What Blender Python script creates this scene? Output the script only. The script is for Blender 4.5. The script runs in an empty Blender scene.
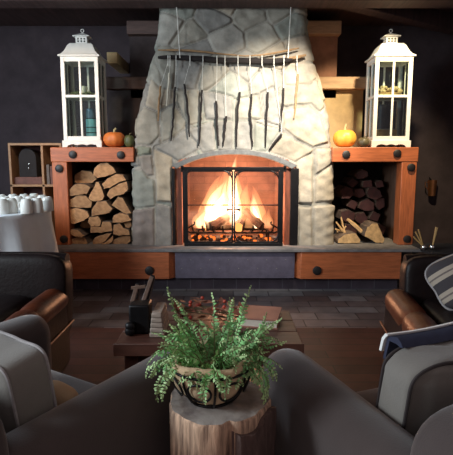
import bpy, bmesh, math, random
import numpy as np
from mathutils import Vector, Matrix, noise as mnoise

PI = math.pi
sc = bpy.context.scene
COL = sc.collection
rnd = random.Random(7)

# ------------------------------------------------------------------ camera, world, lights, exposure
F_PX = 480.0
CAM = Vector((-0.06, -4.2, 1.17))
PITCH = math.radians(8.0)
cd = bpy.data.cameras.new('camera')
cam = bpy.data.objects.new('camera', cd)
COL.objects.link(cam)
cam.location = CAM
cam.rotation_euler = (PI / 2 - PITCH, 0, 0)
cd.sensor_width = 36.0
cd.sensor_fit = 'AUTO'
cd.lens = F_PX / 455.0 * 36.0
cd.clip_start = 0.02
sc.camera = cam

w = bpy.data.worlds.new('world')
sc.world = w
w.use_nodes = True
w.node_tree.nodes['Background'].inputs[0].default_value = (0.80, 0.66, 0.66, 1)
w.node_tree.nodes['Background'].inputs[1].default_value = 0.38


def light(name, kind, loc, target, power, col, **kw):
    d = bpy.data.lights.new(name, kind)
    d.energy = power
    d.color = col
    for k, v in kw.items():
        setattr(d, k, v)
    o = bpy.data.objects.new(name, d)
    COL.objects.link(o)
    o.location = loc
    if target is not None:
        o.rotation_euler = (Vector(target) - Vector(loc)).to_track_quat('-Z', 'Y').to_euler()
    return o


light('chimney_spot', 'SPOT', (0.55, -1.15, 2.44), (0.34, 0.2, 1.40), 510, (1.0, 0.92, 0.80),
      spot_size=math.radians(62), spot_blend=1.0, shadow_soft_size=0.03)
light('mantel_spot', 'SPOT', (1.28, -0.50, 2.46), (1.30, 0.5, 1.50), 170, (1.0, 0.80, 0.50),
      spot_size=math.radians(72), spot_blend=0.6, shadow_soft_size=0.04)
light('left_mantel_spot', 'SPOT', (-1.55, -1.1, 2.46), (-1.38, 0.25, 1.45), 85, (1.0, 0.78, 0.58),
      spot_size=math.radians(56), spot_blend=0.8, shadow_soft_size=0.08)
light('window_daylight', 'AREA', (-3.3, -3.85, 1.9), (0.1, -2.8, 0.55), 105, (0.84, 0.94, 1.0),
      shape='RECTANGLE', size=0.8, size_y=1.1)
light('added_table_light', 'AREA', (-3.3, -1.7, 1.9), (-2.0, -0.7, 0.8), 75, (0.70, 0.86, 1.0),
      shape='RECTANGLE', size=0.8, size_y=1.0)  # extra area light, added to brighten the tablecloth
light('firelight', 'POINT', (0.0, 0.42, 0.72), None, 52, (1.0, 0.50, 0.28), shadow_soft_size=0.13)

vs = sc.view_settings
sc.display_settings.display_device = 'sRGB'
vs.view_transform = 'Standard'
vs.look = 'None'
vs.exposure = 0.0
vs.gamma = 1.0
vs.use_curve_mapping = False


# ------------------------------------------------------------------ helpers
def at(px, py, Y):
    """world point seen at photo pixel (px,py) on the vertical plane y = Y"""
    dx = (px - 226.5) / F_PX
    dy = -(py - 227.5) / F_PX
    d = Vector((dx, math.cos(PITCH) + dy * math.sin(PITCH), -math.sin(PITCH) + dy * math.cos(PITCH)))
    return CAM + d * ((Y - CAM.y) / d.y)


def tag(o, label=None, cat=None, group=None, kind=None):
    if label: o['label'] = label
    if cat: o['category'] = cat
    if group: o['group'] = group
    if kind: o['kind'] = kind
    return o


def thing(name, label, cat, loc=(0, 0, 0), rz=0.0, group=None):
    o = bpy.data.objects.new(name, None)
    o.empty_display_size = 0.05
    COL.objects.link(o)
    o.location = loc
    o.rotation_euler = (0, 0, rz)
    return tag(o, label, cat, group)


def wloc(o):
    v = Vector((0, 0, 0))
    while o is not None:
        v += o.location
        o = o.parent
    return v


class MB:
    def __init__(self):
        self.V = []
        self.F = []
        self.M = []

    def add(self, vs, fs, m=0):
        b = len(self.V)
        self.V += [Vector(v) for v in vs]
        self.F += [tuple(i + b for i in f) for f in fs]
        self.M += [m] * len(fs)
        return self

    def box(self, x0, x1, y0, y1, z0, z1, m=0, mat=None):
        vs = [Vector((x, y, z)) for x in (x0, x1) for y in (y0, y1) for z in (z0, z1)]
        if mat is not None: vs = [mat @ v for v in vs]
        return self.add(vs, [(0, 1, 3, 2), (4, 6, 7, 5), (0, 4, 5, 1), (2, 3, 7, 6), (0, 2, 6, 4), (1, 5, 7, 3)], m)

    def prism(self, poly, y0, y1, m=0, mside=None, inset=0.0):
        """poly of (x,z) points extruded along y"""
        n = len(poly)
        vs = [(p[0], y0, p[1]) for p in poly] + [(p[0], y1, p[1]) for p in poly]
        b = len(self.V)
        self.add(vs, [tuple(range(n)), tuple(range(2 * n - 1, n - 1, -1))], m)
        self.add([], [], m)
        sides = [(i, (i + 1) % n, n + (i + 1) % n, n + i) for i in range(n)]
        self.F += [tuple(k + b for k in f) for f in sides]
        self.M += [m if mside is None else mside] * n
        return self

    def bar(self, a, b, w, h, m=0, up=(0, 0, 1)):
        a, b = Vector(a), Vector(b)
        d = b - a
        L = d.length
        d.normalize()
        up = Vector(up)
        if abs(d.dot(up)) > 0.98: up = Vector((0, 1, 0))
        s = d.cross(up).normalized()
        u = s.cross(d)
        vs = []
        for p in (a, b):
            for i, j in ((-1, -1), (1, -1), (1, 1), (-1, 1)):
                vs.append(p + s * (i * w / 2) + u * (j * h / 2))
        return self.add(vs, [(3, 2, 1, 0), (4, 5, 6, 7), (0, 1, 5, 4), (1, 2, 6, 5), (2, 3, 7, 6), (3, 0, 4, 7)], m)

    def tube(self, pts, r, n=8, m=0, cap=True, closed=False):
        pts = [Vector(p) for p in pts]
        k = len(pts)
        rs = r if isinstance(r, (list, tuple)) else [r] * k
        rings = []
        prev = None
        for i, p in enumerate(pts):
            if closed:
                t = (pts[(i + 1) % k] - pts[i - 1])
            else:
                t = (pts[min(i + 1, k - 1)] - pts[max(i - 1, 0)])
            t.normalize()
            if prev is None:
                ref = Vector((0, 0, 1)) if abs(t.z) < 0.9 else Vector((1, 0, 0))
                s = t.cross(ref).normalized()
            else:
                s = (prev - t * prev.dot(t))
                s = s.normalized() if s.length > 1e-6 else t.orthogonal().normalized()
            prev = s
            u = t.cross(s)
            rings.append([p + (s * math.cos(2 * PI * j / n) + u * math.sin(2 * PI * j / n)) * rs[i] for j in range(n)])
        vs = [v for ring in rings for v in ring]
        fs = []
        for i in range(k if closed else k - 1):
            i2 = (i + 1) % k
            for j in range(n):
                j2 = (j + 1) % n
                fs.append((i * n + j, i * n + j2, i2 * n + j2, i2 * n + j))
        if cap and not closed:
            fs.append(tuple(range(n - 1, -1, -1)))
            fs.append(tuple((k - 1) * n + j for j in range(n)))
        return self.add(vs, fs, m)

    def lathe(self, prof, c=(0, 0, 0), n=24, m=0, wob=None):
        c = Vector(c)
        k = len(prof)
        vs = []
        for r, z in prof:
            for j in range(n):
                a = 2 * PI * j / n
                rr = r if wob is None else r * wob(a, z)
                vs.append(c + Vector((rr * math.cos(a), rr * math.sin(a), z)))
        fs = []
        for i in range(k - 1):
            for j in range(n):
                j2 = (j + 1) % n
                fs.append((i * n + j, i * n + j2, (i + 1) * n + j2, (i + 1) * n + j))
        if prof[0][0] > 1e-5: fs.append(tuple(range(n - 1, -1, -1)))
        if prof[-1][0] > 1e-5: fs.append(tuple((k - 1) * n + j for j in range(n)))
        return self.add(vs, fs, m)

    def sup(self, c, s, e1=0.5, e2=0.5, nu=28, nv=18, m=0, rot=None, fn=None):
        """superellipsoid: half sizes s, e -> 0 box, 1 ellipsoid"""
        c = Vector(c)

        def sp(v, e): return math.copysign(abs(v) ** e, v)
        vs = []
        for i in range(nv + 1):
            la = -PI / 2 + PI * i / nv
            for j in range(nu):
                lo = 2 * PI * j / nu
                v = Vector((s[0] * sp(math.cos(la), e1) * sp(math.cos(lo), e2),
                            s[1] * sp(math.cos(la), e1) * sp(math.sin(lo), e2),
                            s[2] * sp(math.sin(la), e1)))
                if fn: v = fn(v)
                if rot is not None: v = rot @ v
                vs.append(c + v)
        fs = []
        for i in range(nv):
            for j in range(nu):
                j2 = (j + 1) % nu
                fs.append((i * nu + j, i * nu + j2, (i + 1) * nu + j2, (i + 1) * nu + j))
        return self.add(vs, fs, m)

    def build(self, name, mats, parent=None, local=False, bevel=0.0, smooth=35, seg=2, merge=True):
        if not isinstance(mats, (list, tuple)): mats = [mats]
        me = bpy.data.meshes.new(name)
        if parent is not None:
            off = Vector((0, 0, 0)) if local else wloc(parent)
        else:
            if local:
                off = Vector((0, 0, 0))
            else:
                xs = [v.x for v in self.V]; ys = [v.y for v in self.V]; zs = [v.z for v in self.V]
                off = Vector(((min(xs) + max(xs)) / 2, (min(ys) + max(ys)) / 2, min(zs)))
        me.from_pydata([tuple(v - off) for v in self.V], [], self.F)
        for m in mats: me.materials.append(m)
        me.polygons.foreach_set('material_index', self.M)
        bm = bmesh.new()
        bm.from_mesh(me)
        if merge: bmesh.ops.remove_doubles(bm, verts=bm.verts, dist=1e-5)
        bmesh.ops.recalc_face_normals(bm, faces=bm.faces)
        bm.to_mesh(me)
        bm.free()
        if smooth:
            me.shade_smooth()
            me.set_sharp_from_angle(angle=math.radians(smooth))
        o = bpy.data.objects.new(name, me)
        COL.objects.link(o)
        if parent is not None:
            o.parent = parent
        elif not local:
            o.location = off
        if bevel:
            b = o.modifiers.new('bevel', 'BEVEL')
            b.width = bevel
            b.segments = seg
            b.limit_method = 'ANGLE'
            b.angle_limit = math.radians(40)
        return o


def copy_tree(o, parent=None):
    c = o.copy()
    COL.objects.link(c)
    if parent is not None: c.parent = parent
    for ch in list(o.children): copy_tree(ch, c)
    return c


# ------------------------------------------------------------------ materials
def newmat(name):
    m = bpy.data.materials.new(name)
    m.use_nodes = True
    nt = m.node_tree
    return m, nt, nt.nodes['Principled BSDF']


def surf(name, col, rough=0.6, metal=0.0, var=0.25, scale=12.0, stretch=(1, 1, 1), bump=0.15, bscale=None,
         dark=None, spec=0.5, detail=6.0, sheen=0.0):
    """noise-varied surface colour and matching bump"""
    m, nt, bs = newmat(name)
    N, L = nt.nodes, nt.links
    tc = N.new('ShaderNodeTexCoord')
    mp = N.new('ShaderNodeMapping')
    mp.inputs['Scale'].default_value = stretch
    L.new(tc.outputs['Object'], mp.inputs['Vector'])
    nz = N.new('ShaderNodeTexNoise')
    nz.inputs['Scale'].default_value = scale
    nz.inputs['Detail'].default_value = detail
    nz.inputs['Roughness'].default_value = 0.6
    L.new(mp.outputs['Vector'], nz.inputs['Vector'])
    cr = N.new('ShaderNodeValToRGB')
    c2 = dark if dark else tuple(c * (1 - var) for c in col)
    c1 = tuple(min(1, c * (1 + var * 0.6)) for c in col)
    cr.color_ramp.elements[0].position = 0.32
    cr.color_ramp.elements[0].color = (*c2, 1)
    cr.color_ramp.elements[1].position = 0.68
    cr.color_ramp.elements[1].color = (*c1, 1)
    L.new(nz.outputs['Fac'], cr.inputs['Fac'])
    L.new(cr.outputs['Color'], bs.inputs['Base Color'])
    bs.inputs['Roughness'].default_value = rough
    bs.inputs['Metallic'].default_value = metal
    bs.inputs['Specular IOR Level'].default_value = spec
    if sheen: bs.inputs['Sheen Weight'].default_value = sheen
    if bump:
        bp = N.new('ShaderNodeBump')
        bp.inputs['Strength'].default_value = bump
        bp.inputs['Distance'].default_value = 0.01
        if bscale:
            n2 = N.new('ShaderNodeTexNoise')
            n2.inputs['Scale'].default_value = bscale
            n2.inputs['Detail'].default_value = 4
            L.new(mp.outputs['Vector'], n2.inputs['Vector'])
            L.new(n2.outputs['Fac'], bp.inputs['Height'])
        else:
            L.new(nz.outputs['Fac'], bp.inputs['Height'])
        L.new(bp.outputs['Normal'], bs.inputs['Normal'])
    return m


def rings_mat(name, c_light, c_dark, scale=26.0):
    """sawn end grain"""
    m, nt, bs = newmat(name)
    N, L = nt.nodes, nt.links
    tc = N.new('ShaderNodeTexCoord')
    oi = N.new('ShaderNodeObjectInfo')
    ad = N.new('ShaderNodeVectorMath')
    L.new(tc.outputs['Object'], ad.inputs[0])
    wv = N.new('ShaderNodeTexWave')
    wv.wave_type = 'RINGS'
    wv.rings_direction = 'Y'
    wv.inputs['Scale'].default_value = scale
    wv.inputs['Distortion'].default_value = 3.0
    wv.inputs['Detail'].default_value = 3.0
    L.new(ad.outputs[0], wv.inputs['Vector'])
    nz = N.new('ShaderNodeTexNoise')
    nz.inputs['Scale'].default_value = 22
    nz.inputs['Detail'].default_value = 6
    L.new(tc.outputs['Object'], nz.inputs['Vector'])
    mx = N.new('ShaderNodeMath'); mx.operation = 'MULTIPLY'
    L.new(wv.outputs['Fac'], mx.inputs[0]); mx.inputs[1].default_value = 0.35
    m2 = N.new('ShaderNodeMath'); m2.operation = 'ADD'
    L.new(mx.outputs[0], m2.inputs[0]); L.new(nz.outputs['Fac'], m2.inputs[1])
    cr = N.new('ShaderNodeValToRGB')
    cr.color_ramp.elements[0].position = 0.4
    cr.color_ramp.elements[0].color = (*c_dark, 1)
    cr.color_ramp.elements[1].position = 0.85
    cr.color_ramp.elements[1].color = (*c_light, 1)
    L.new(m2.outputs[0], cr.inputs['Fac'])
    hs = N.new('ShaderNodeHueSaturation')
    mr = N.new('ShaderNodeMapRange')
    mr.inputs['To Min'].default_value = 0.7; mr.inputs['To Max'].default_value = 1.15
    L.new(oi.outputs['Random'], mr.inputs['Value'])
    L.new(mr.outputs[0], hs.inputs['Value'])
    L.new(cr.outputs['Color'], hs.inputs['Color'])
    L.new(hs.outputs['Color'], bs.inputs['Base Color'])
    bs.inputs['Roughness'].default_value = 0.8
    bp = N.new('ShaderNodeBump'); bp.inputs['Strength'].default_value = 0.4; bp.inputs['Distance'].default_value = 0.01
    L.new(m2.outputs[0], bp.inputs['Height']); L.new(bp.outputs['Normal'], bs.inputs['Normal'])
    return m


def glass_mat(name, tint=(0.92, 0.97, 0.96), fac=0.12, rough=0.03):
    m = bpy.data.materials.new(name)
    m.use_nodes = True
    nt = m.node_tree
    N, L = nt.nodes, nt.links
    N.clear()
    out = N.new('ShaderNodeOutputMaterial')
    tr = N.new('ShaderNodeBsdfTransparent'); tr.inputs[0].default_value = (*tint, 1)
    gl = N.new('ShaderNodeBsdfGlossy'); gl.inputs['Roughness'].default_value = rough
    fr = N.new('ShaderNodeFresnel'); fr.inputs['IOR'].default_value = 1.45
    ad = N.new('ShaderNodeMath'); ad.operation = 'ADD'; ad.inputs[1].default_value = fac
    L.new(fr.outputs[0], ad.inputs[0])
    mx = N.new('ShaderNodeMixShader')
    L.new(ad.outputs[0], mx.inputs[0]); L.new(tr.outputs[0], mx.inputs[1]); L.new(gl.outputs[0], mx.inputs[2])
    L.new(mx.outputs[0], out.inputs[0])
    return m


def brick_mat(name, c1, c2, mortar, bw, bh, msize=0.006, axes='XZ', rough=0.85, bump=0.5, offset=0.5, squash=1.0, var=True):
    m, nt, bs = newmat(name)
    N, L = nt.nodes, nt.links
    tc = N.new('ShaderNodeTexCoord')
    sp = N.new('ShaderNodeSeparateXYZ')
    cb = N.new('ShaderNodeCombineXYZ')
    L.new(tc.outputs['Object'], sp.inputs[0])
    if axes == 'XZ':
        ad = N.new('ShaderNodeMath'); ad.operation = 'ADD'
        L.new(sp.outputs['X'], ad.inputs[0]); L.new(sp.outputs['Y'], ad.inputs[1])
        L.new(ad.outputs[0], cb.inputs[0]); L.new(sp.outputs['Z'], cb.inputs[1])
    elif axes == 'XY':
        L.new(sp.outputs['X'], cb.inputs[0]); L.new(sp.outputs['Y'], cb.inputs[1])
    else:
        L.new(sp.outputs['Y'], cb.inputs[0]); L.new(sp.outputs['X'], cb.inputs[1])
    br = N.new('ShaderNodeTexBrick')
    br.offset = offset
    br.squash = squash
    br.inputs['Color1'].default_value = (*c1, 1)
    br.inputs['Color2'].default_value = (*c2, 1)
    br.inputs['Mortar'].default_value = (*mortar, 1)
    br.inputs['Scale'].default_value = 1.0
    br.inputs['Mortar Size'].default_value = msize
    br.inputs['Brick Width'].default_value = bw
    br.inputs['Row Height'].default_value = bh
    L.new(cb.outputs[0], br.inputs['Vector'])
    nz = N.new('ShaderNodeTexNoise'); nz.inputs['Scale'].default_value = 9; nz.inputs['Detail'].default_value = 6
    L.new(tc.outputs['Object'], nz.inputs['Vector'])
    mx = N.new('ShaderNodeMix'); mx.data_type = 'RGBA'; mx.blend_type = 'MULTIPLY'
    mx.inputs['Factor'].default_value = 0.7
    cr = N.new('ShaderNodeValToRGB')
    cr.color_ramp.elements[0].position = 0.3; cr.color_ramp.elements[0].color = (0.45, 0.45, 0.45, 1)
    cr.color_ramp.elements[1].position = 0.7; cr.color_ramp.elements[1].color = (1, 1, 1, 1)
    L.new(nz.outputs['Fac'], cr.inputs['Fac'])
    L.new(br.outputs['Color'], mx.inputs['A']); L.new(cr.outputs['Color'], mx.inputs['B'])
    L.new(mx.outputs['Result'], bs.inputs['Base Color'])
    bs.inputs['Roughness'].default_value = rough
    bp = N.new('ShaderNodeBump'); bp.inputs['Strength'].default_value = bump; bp.inputs['Distance'].default_value = 0.01
    bp.invert = True
    L.new(br.outputs['Fac'], bp.inputs['Height']); L.new(bp.outputs['Normal'], bs.inputs['Normal'])
    return m


def vol_emit(name, col, strength):
    m = bpy.data.materials.new(name)
    m.use_nodes = True
    nt = m.node_tree
    nt.nodes.clear()
    out = nt.nodes.new('ShaderNodeOutputMaterial')
    em = nt.nodes.new('ShaderNodeEmission')
    em.inputs[0].default_value = (*col, 1)
    em.inputs[1].default_value = strength
    nt.links.new(em.outputs[0], out.inputs['Volume'])
    return m


def emit(name, col, strength):
    m = bpy.data.materials.new(name)
    m.use_nodes = True
    nt = m.node_tree
    nt.nodes.clear()
    out = nt.nodes.new('ShaderNodeOutputMaterial')
    em = nt.nodes.new('ShaderNodeEmission')
    em.inputs[0].default_value = (*col, 1)
    em.inputs[1].default_value = strength
    nt.links.new(em.outputs[0], out.inputs['Surface'])
    return m


M_WALL = surf('dark_wall', (0.054, 0.038, 0.043), 0.9, var=0.3, scale=5)
M_CEIL = surf('dark_ceiling_wood', (0.075, 0.040, 0.036), 0.7, var=0.4, scale=4, stretch=(8, 0.6, 1))
M_FLOOR = brick_mat('floor_planks', (0.105, 0.034, 0.026), (0.055, 0.022, 0.020), (0.015, 0.01, 0.01), 1.1, 0.105, 0.004,
                    rough=0.42, axes='XY', bump=0.2)
M_TILE = brick_mat('slate_tiles', (0.21, 0.20, 0.205), (0.095, 0.068, 0.068), (0.035, 0.03, 0.032), 0.31, 0.155, 0.005,
                   rough=0.5, axes='XY', bump=0.4, offset=0.37)
M_TOE = brick_mat('toe_brick', (0.055, 0.038, 0.052), (0.040, 0.030, 0.042), (0.085, 0.075, 0.09), 0.21, 0.15, 0.004, bump=0.4, offset=0.0)
M_FIREBRICK = brick_mat('fire_brick', (0.30, 0.165, 0.125), (0.26, 0.14, 0.105), (0.23, 0.13, 0.10), 0.22, 0.075, 0.005, bump=0.3)
M_WOODH = surf('stained_beam_along', (0.45, 0.125, 0.044), 0.45, var=0.28, scale=6, stretch=(1.2, 9, 12), bump=0.08)
M_WOODV = surf('stained_post_upright', (0.45, 0.125, 0.044), 0.45, var=0.28, scale=6, stretch=(12, 9, 1.2), bump=0.08)
M_PANELIN = surf('inner_panel_wood', (0.16, 0.09, 0.06), 0.6, var=0.3, scale=6, stretch=(6, 6, 1))
M_BLACK = surf('black_iron', (0.012, 0.011, 0.012), 0.45, metal=0.6, var=0.3, scale=30, bump=0.05)
M_BOLT = surf('black_bolt', (0.014, 0.011, 0.011), 0.5, var=0.3, scale=40, bump=0.1)
M_DARKIN = surf('dark_board', (0.018, 0.014, 0.014), 0.9, var=0.3, scale=8)
M_SIDELIT = surf('firelit_side', (0.20, 0.060, 0.032), 0.55, var=0.45, scale=9, stretch=(6, 6, 1))  # fire glow on the firebox sides put into a red-brown colour
M_SLAB = surf('hearth_slate', (0.20, 0.185, 0.18), 0.7, var=0.3, scale=14, bump=0.3)
M_BLUE = surf('hearth_painted_brick', (0.105, 0.090, 0.128), 0.6, var=0.22, scale=18, bump=0.1)
M_LINTEL = surf('grey_lintel', (0.155, 0.155, 0.150), 0.65, var=0.3, scale=25, bump=0.2)
M_WHITE = surf('white_paint', (0.80, 0.77, 0.70), 0.5, var=0.05, scale=20, bump=0.05)
M_GLASS = glass_mat('lantern_glass', (0.90, 0.96, 0.95), 0.0)
M_PANE = glass_mat('screen_glass', (0.97, 0.93, 0.90), 0.02, 0.08)
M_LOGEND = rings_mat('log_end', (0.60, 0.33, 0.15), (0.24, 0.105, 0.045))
M_LOGSHADE = rings_mat('shaded_log_end', (0.10, 0.032, 0.026), (0.04, 0.016, 0.014))  # log ends darkened: the cabinet's shade is put into the colour
M_BARK = surf('bark', (0.13, 0.085, 0.06), 0.9, var=0.5, scale=30, stretch=(1, 0.3, 1), bump=0.6)
M_SPLIT = surf('split_wood', (0.56, 0.35, 0.16), 0.75, var=0.35, scale=14, stretch=(2, 2, 2), bump=0.3)
M_CHAR = surf('charred_wood', (0.05, 0.025, 0.018), 0.9, var=0.6, scale=25, bump=0.8, dark=(0.01, 0.008, 0.008))
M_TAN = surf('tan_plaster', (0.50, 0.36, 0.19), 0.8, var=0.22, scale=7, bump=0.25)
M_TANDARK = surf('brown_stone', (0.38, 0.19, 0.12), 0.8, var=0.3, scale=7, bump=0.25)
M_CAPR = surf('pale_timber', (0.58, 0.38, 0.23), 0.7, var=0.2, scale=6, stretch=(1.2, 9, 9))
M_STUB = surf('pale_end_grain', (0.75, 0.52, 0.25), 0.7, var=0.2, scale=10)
M_CAPL = surf('shaded_timber', (0.12, 0.070, 0.058), 0.7, var=0.25, scale=6, stretch=(1.2, 9, 9))  # left caps: the same timber with shade put into its colour
M_SHADESTONE = surf('shaded_stone', (0.06, 0.042, 0.042), 0.85, var=0.3, scale=9)  # left wing stone with shade put into its colour
M_CORD = surf('white_cord', (0.75, 0.73, 0.66), 0.8, var=0.1, scale=60, bump=0)
M_TWIG = surf('dark_twig', (0.012, 0.007, 0.006), 0.85, var=0.4, scale=30, bump=0.4)
M_TWIGTAN = surf('tan_twig', (0.32, 0.19, 0.09), 0.8, var=0.3, scale=30, bump=0.3)
M_TWIGPALE = surf('pale_twig', (0.62, 0.56, 0.44), 0.8, var=0.2, scale=30, bump=0.3)
M_ORANGE = surf('orange_rind', (0.62, 0.17, 0.035), 0.5, var=0.2, scale=14)
M_YELLOW = surf('yellow_rind', (0.78, 0.42, 0.06), 0.42, var=0.22, scale=7, dark=(0.72, 0.26, 0.03))
M_GREENRIND = surf('green_rind', (0.085, 0.10, 0.035), 0.5, var=0.4, scale=16)
M_OLIVE = surf('olive_rind', (0.11, 0.085, 0.04), 0.45, var=0.4, scale=16)
M_STEM = surf('stalk', (0.42, 0.33, 0.16), 0.8, var=0.3, scale=30)
M_STEMDK = surf('dark_stalk', (0.12, 0.10, 0.05), 0.8, var=0.3, scale=30)
M_CHAIR = surf('grey_taupe_fabric', (0.064, 0.048, 0.045), 0.9, var=0.10, scale=7, bump=0.12, bscale=260, sheen=0.3, spec=0.25)
M_CUSH = surf('grey_linen', (0.185, 0.17, 0.152), 0.92, var=0.10, scale=9, bump=0.14, bscale=230, sheen=0.3, spec=0.2)
M_PIPE_D = surf('dark_piping', (0.030, 0.022, 0.022), 0.85, var=0.2, scale=40, bump=0)
M_PIPE_L = surf('grey_piping', (0.30, 0.28, 0.28), 0.85, var=0.2, scale=40, bump=0)
M_LEATHER = surf('dark_leather', (0.010, 0.006, 0.006), 0.42, spec=0.15, var=0.35, scale=9, bump=0.12, bscale=60)
M_LEATHERLIT = surf('lit_brown_leather', (0.085, 0.020, 0.007), 0.40, spec=0.3, var=0.45, scale=8, bump=0.15, bscale=50)  # same dark leather, with fire and spot light put into the colour
M_NAVY = surf('navy_knit', (0.022, 0.026, 0.055), 0.9, var=0.2, scale=30, bump=0.2)
M_WHITECL = surf('white_cloth', (0.78, 0.78, 0.76), 0.9, var=0.05, scale=8, bump=0.05)
M_CERAM = surf('white_glaze', (0.74, 0.73, 0.68), 0.25, var=0.05, scale=14, bump=0)
M_CLOTH = surf('table_linen', (0.76, 0.80, 0.83), 0.9, var=0.06, scale=8, bump=0.05)
M_SHELF = surf('light_shelf_wood', (0.34, 0.18, 0.085), 0.6, var=0.2, scale=8, stretch=(3, 3, 3))
M_SHELFBK = surf('shelf_back', (0.085, 0.035, 0.036), 0.8, var=0.25, scale=7)
M_BOOKR = surf('brown_book', (0.14, 0.055, 0.040), 0.7, var=0.3, scale=20)
M_BOOKG = surf('grey_book', (0.13, 0.10, 0.085), 0.7, var=0.3, scale=20)
M_COPPER = surf('copper', (0.50, 0.22, 0.10), 0.32, metal=0.9, var=0.2, scale=10, bump=0.05)
M_BRASS = surf('brass_stick', (0.55, 0.33, 0.12), 0.5, metal=0.2, var=0.2, scale=20)
M_SILVER = surf('silver', (0.75, 0.74, 0.70), 0.18, metal=1.0, var=0.05, scale=10, bump=0)
M_TABLE = surf('table_planks', (0.095, 0.038, 0.026), 0.42, var=0.4, scale=5, stretch=(1.2, 10, 4), bump=0.12)
M_TABLEEDGE = surf('table_edge', (0.15, 0.095, 0.07), 0.5, var=0.25, scale=8, stretch=(1, 6, 6))
M_PAPER = surf('paper', (0.62, 0.55, 0.46), 0.85, var=0.1, scale=60, stretch=(1, 1, 8), bump=0.1)
M_MAG = surf('faded_magazine', (0.34, 0.27, 0.22), 0.8, var=0.3, scale=20, stretch=(1, 1, 6), bump=0.1)
M_COVER = surf('book_cover', (0.33, 0.14, 0.10), 0.6, var=0.2, scale=10)
M_BERRY = surf('red_berry', (0.45, 0.055, 0.03), 0.35, var=0.25, scale=20, bump=0)
M_AUTUMN = surf('autumn_leaf', (0.26, 0.085, 0.05), 0.7, var=0.4, scale=20)
M_BURLAP = surf('burlap', (0.60, 0.43, 0.26), 0.95, var=0.18, scale=10, bump=0.2, bscale=140)
M_FERN = surf('fern_green', (0.21, 0.50, 0.17), 0.6, var=0.45, scale=14, bump=0)
M_FERNTIP = surf('fern_young', (0.46, 0.68, 0.30), 0.6, var=0.3, scale=20, bump=0)
M_FERNST = surf('fern_stalk', (0.16, 0.17, 0.07), 0.7, var=0.3, scale=20, bump=0)
M_STUMP = surf('peeled_trunk', (0.68, 0.45, 0.30), 0.8, var=0.5, scale=9, stretch=(7, 7, 0.8), bump=0.5, dark=(0.10, 0.06, 0.045))
M_STUMPTOP = rings_mat('stump_top', (0.42, 0.37, 0.33), (0.20, 0.16, 0.145), 30)
M_STUMPBARK = surf('stump_bark', (0.115, 0.070, 0.058), 0.9, var=0.4, scale=12, stretch=(5, 5, 1.2), bump=0.7)
M_REFLPALE = surf('pale_blue_reflection', (0.16, 0.42, 0.46), 0.4, var=0.2, scale=12)  # colour of the window reflection in the lantern glass
M_REFLDARK = surf('slate_blue_reflection', (0.10, 0.17, 0.23), 0.4, var=0.2, scale=12)  # darker part of the same blue reflection
M_WAX = surf('cream_wax', (0.66, 0.60, 0.46), 0.5, var=0.08, scale=12, bump=0)
M_KRAFT = surf('kraft_wrap', (0.55, 0.34, 0.14), 0.7, var=0.25, scale=25)
M_DRIED = surf('dried_flowers', (0.52, 0.38, 0.20), 0.9, var=0.45, scale=35, bump=0.7)
M_PLUM = surf('dark_plum_wax', (0.030, 0.024, 0.040), 0.5, var=0.2, scale=12)
M_TANPIL = surf('tan_cotton', (0.40, 0.27, 0.16), 0.9, var=0.15, scale=9, bump=0.1, bscale=200)

# ------------------------------------------------------------------ the setting
b = MB(); b.box(-3.4, 3.4, -5.0, -0.95, -0.06, 0.0)
tag(b.build('floor', M_FLOOR, local=True), 'dark red brown plank floor in front of the fireplace', kind='structure')
b = MB(); b.box(-3.4, 3.4, -0.95, 1.5, -0.06, 0.0)
tag(b.build('floor_tile', M_TILE, local=True), 'slate tile floor strip along the hearth', kind='structure')
b = MB(); b.box(-3.4, 3.4, 1.45, 1.6, 0.0, 2.7)
tag(b.build('wall_back', M_WALL, local=True), 'dark wall behind the fireplace', kind='structure')
b = MB(); b.box(-3.55, -3.4, -2.6, 1.6, 0.0, 2.7)
tag(b.build('wall_left', M_WALL, local=True), 'dark wall on the left', kind='structure')
b = MB(); b.box(3.4, 3.55, -2.6, 1.6, 0.0, 2.7)
tag(b.build('wall_right', M_WALL, local=True), 'dark wall on the right', kind='structure')
b = MB(); b.box(-3.4, 3.4, -2.6, 1.6, 2.66, 2.76)
tag(b.build('ceiling', M_CEIL, local=True), 'dark wooden ceiling', kind='structure')
b = MB(); b.box(-3.4, 3.4, -0.02, 0.2, 2.475, 2.66)
tag(b.build('trim_1', M_CEIL, local=True, bevel=0.008), 'dark ceiling beam above the chimney', kind='structure')
b = MB(); b.bar((0.95, 0.25, 2.585), (2.6, 1.3, 2.585), 0.14, 0.15)
tag(b.build('trim_2', M_CEIL, local=True, bevel=0.006), 'slanting dark ceiling joist at the right', kind='structure')

# ------------------------------------------------------------------ stone chimney
YF = 0.2
half_tab = [(0.30, 0.945), (0.42, 0.94), (1.12, 0.925), (1.28, 0.905), (1.50, 0.885), (1.65, 0.85), (1.90, 0.775), (2.15, 0.70), (2.30, 0.665), (2.60, 0.65)]
hz = np.array([h[0] for h in half_tab]); hw = np.array([h[1] for h in half_tab])


def pxpoly(pts, Y=YF):
    return [(lambda p: (p.x, p.z))(at(x, y, Y)) for x, y in pts]


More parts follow.
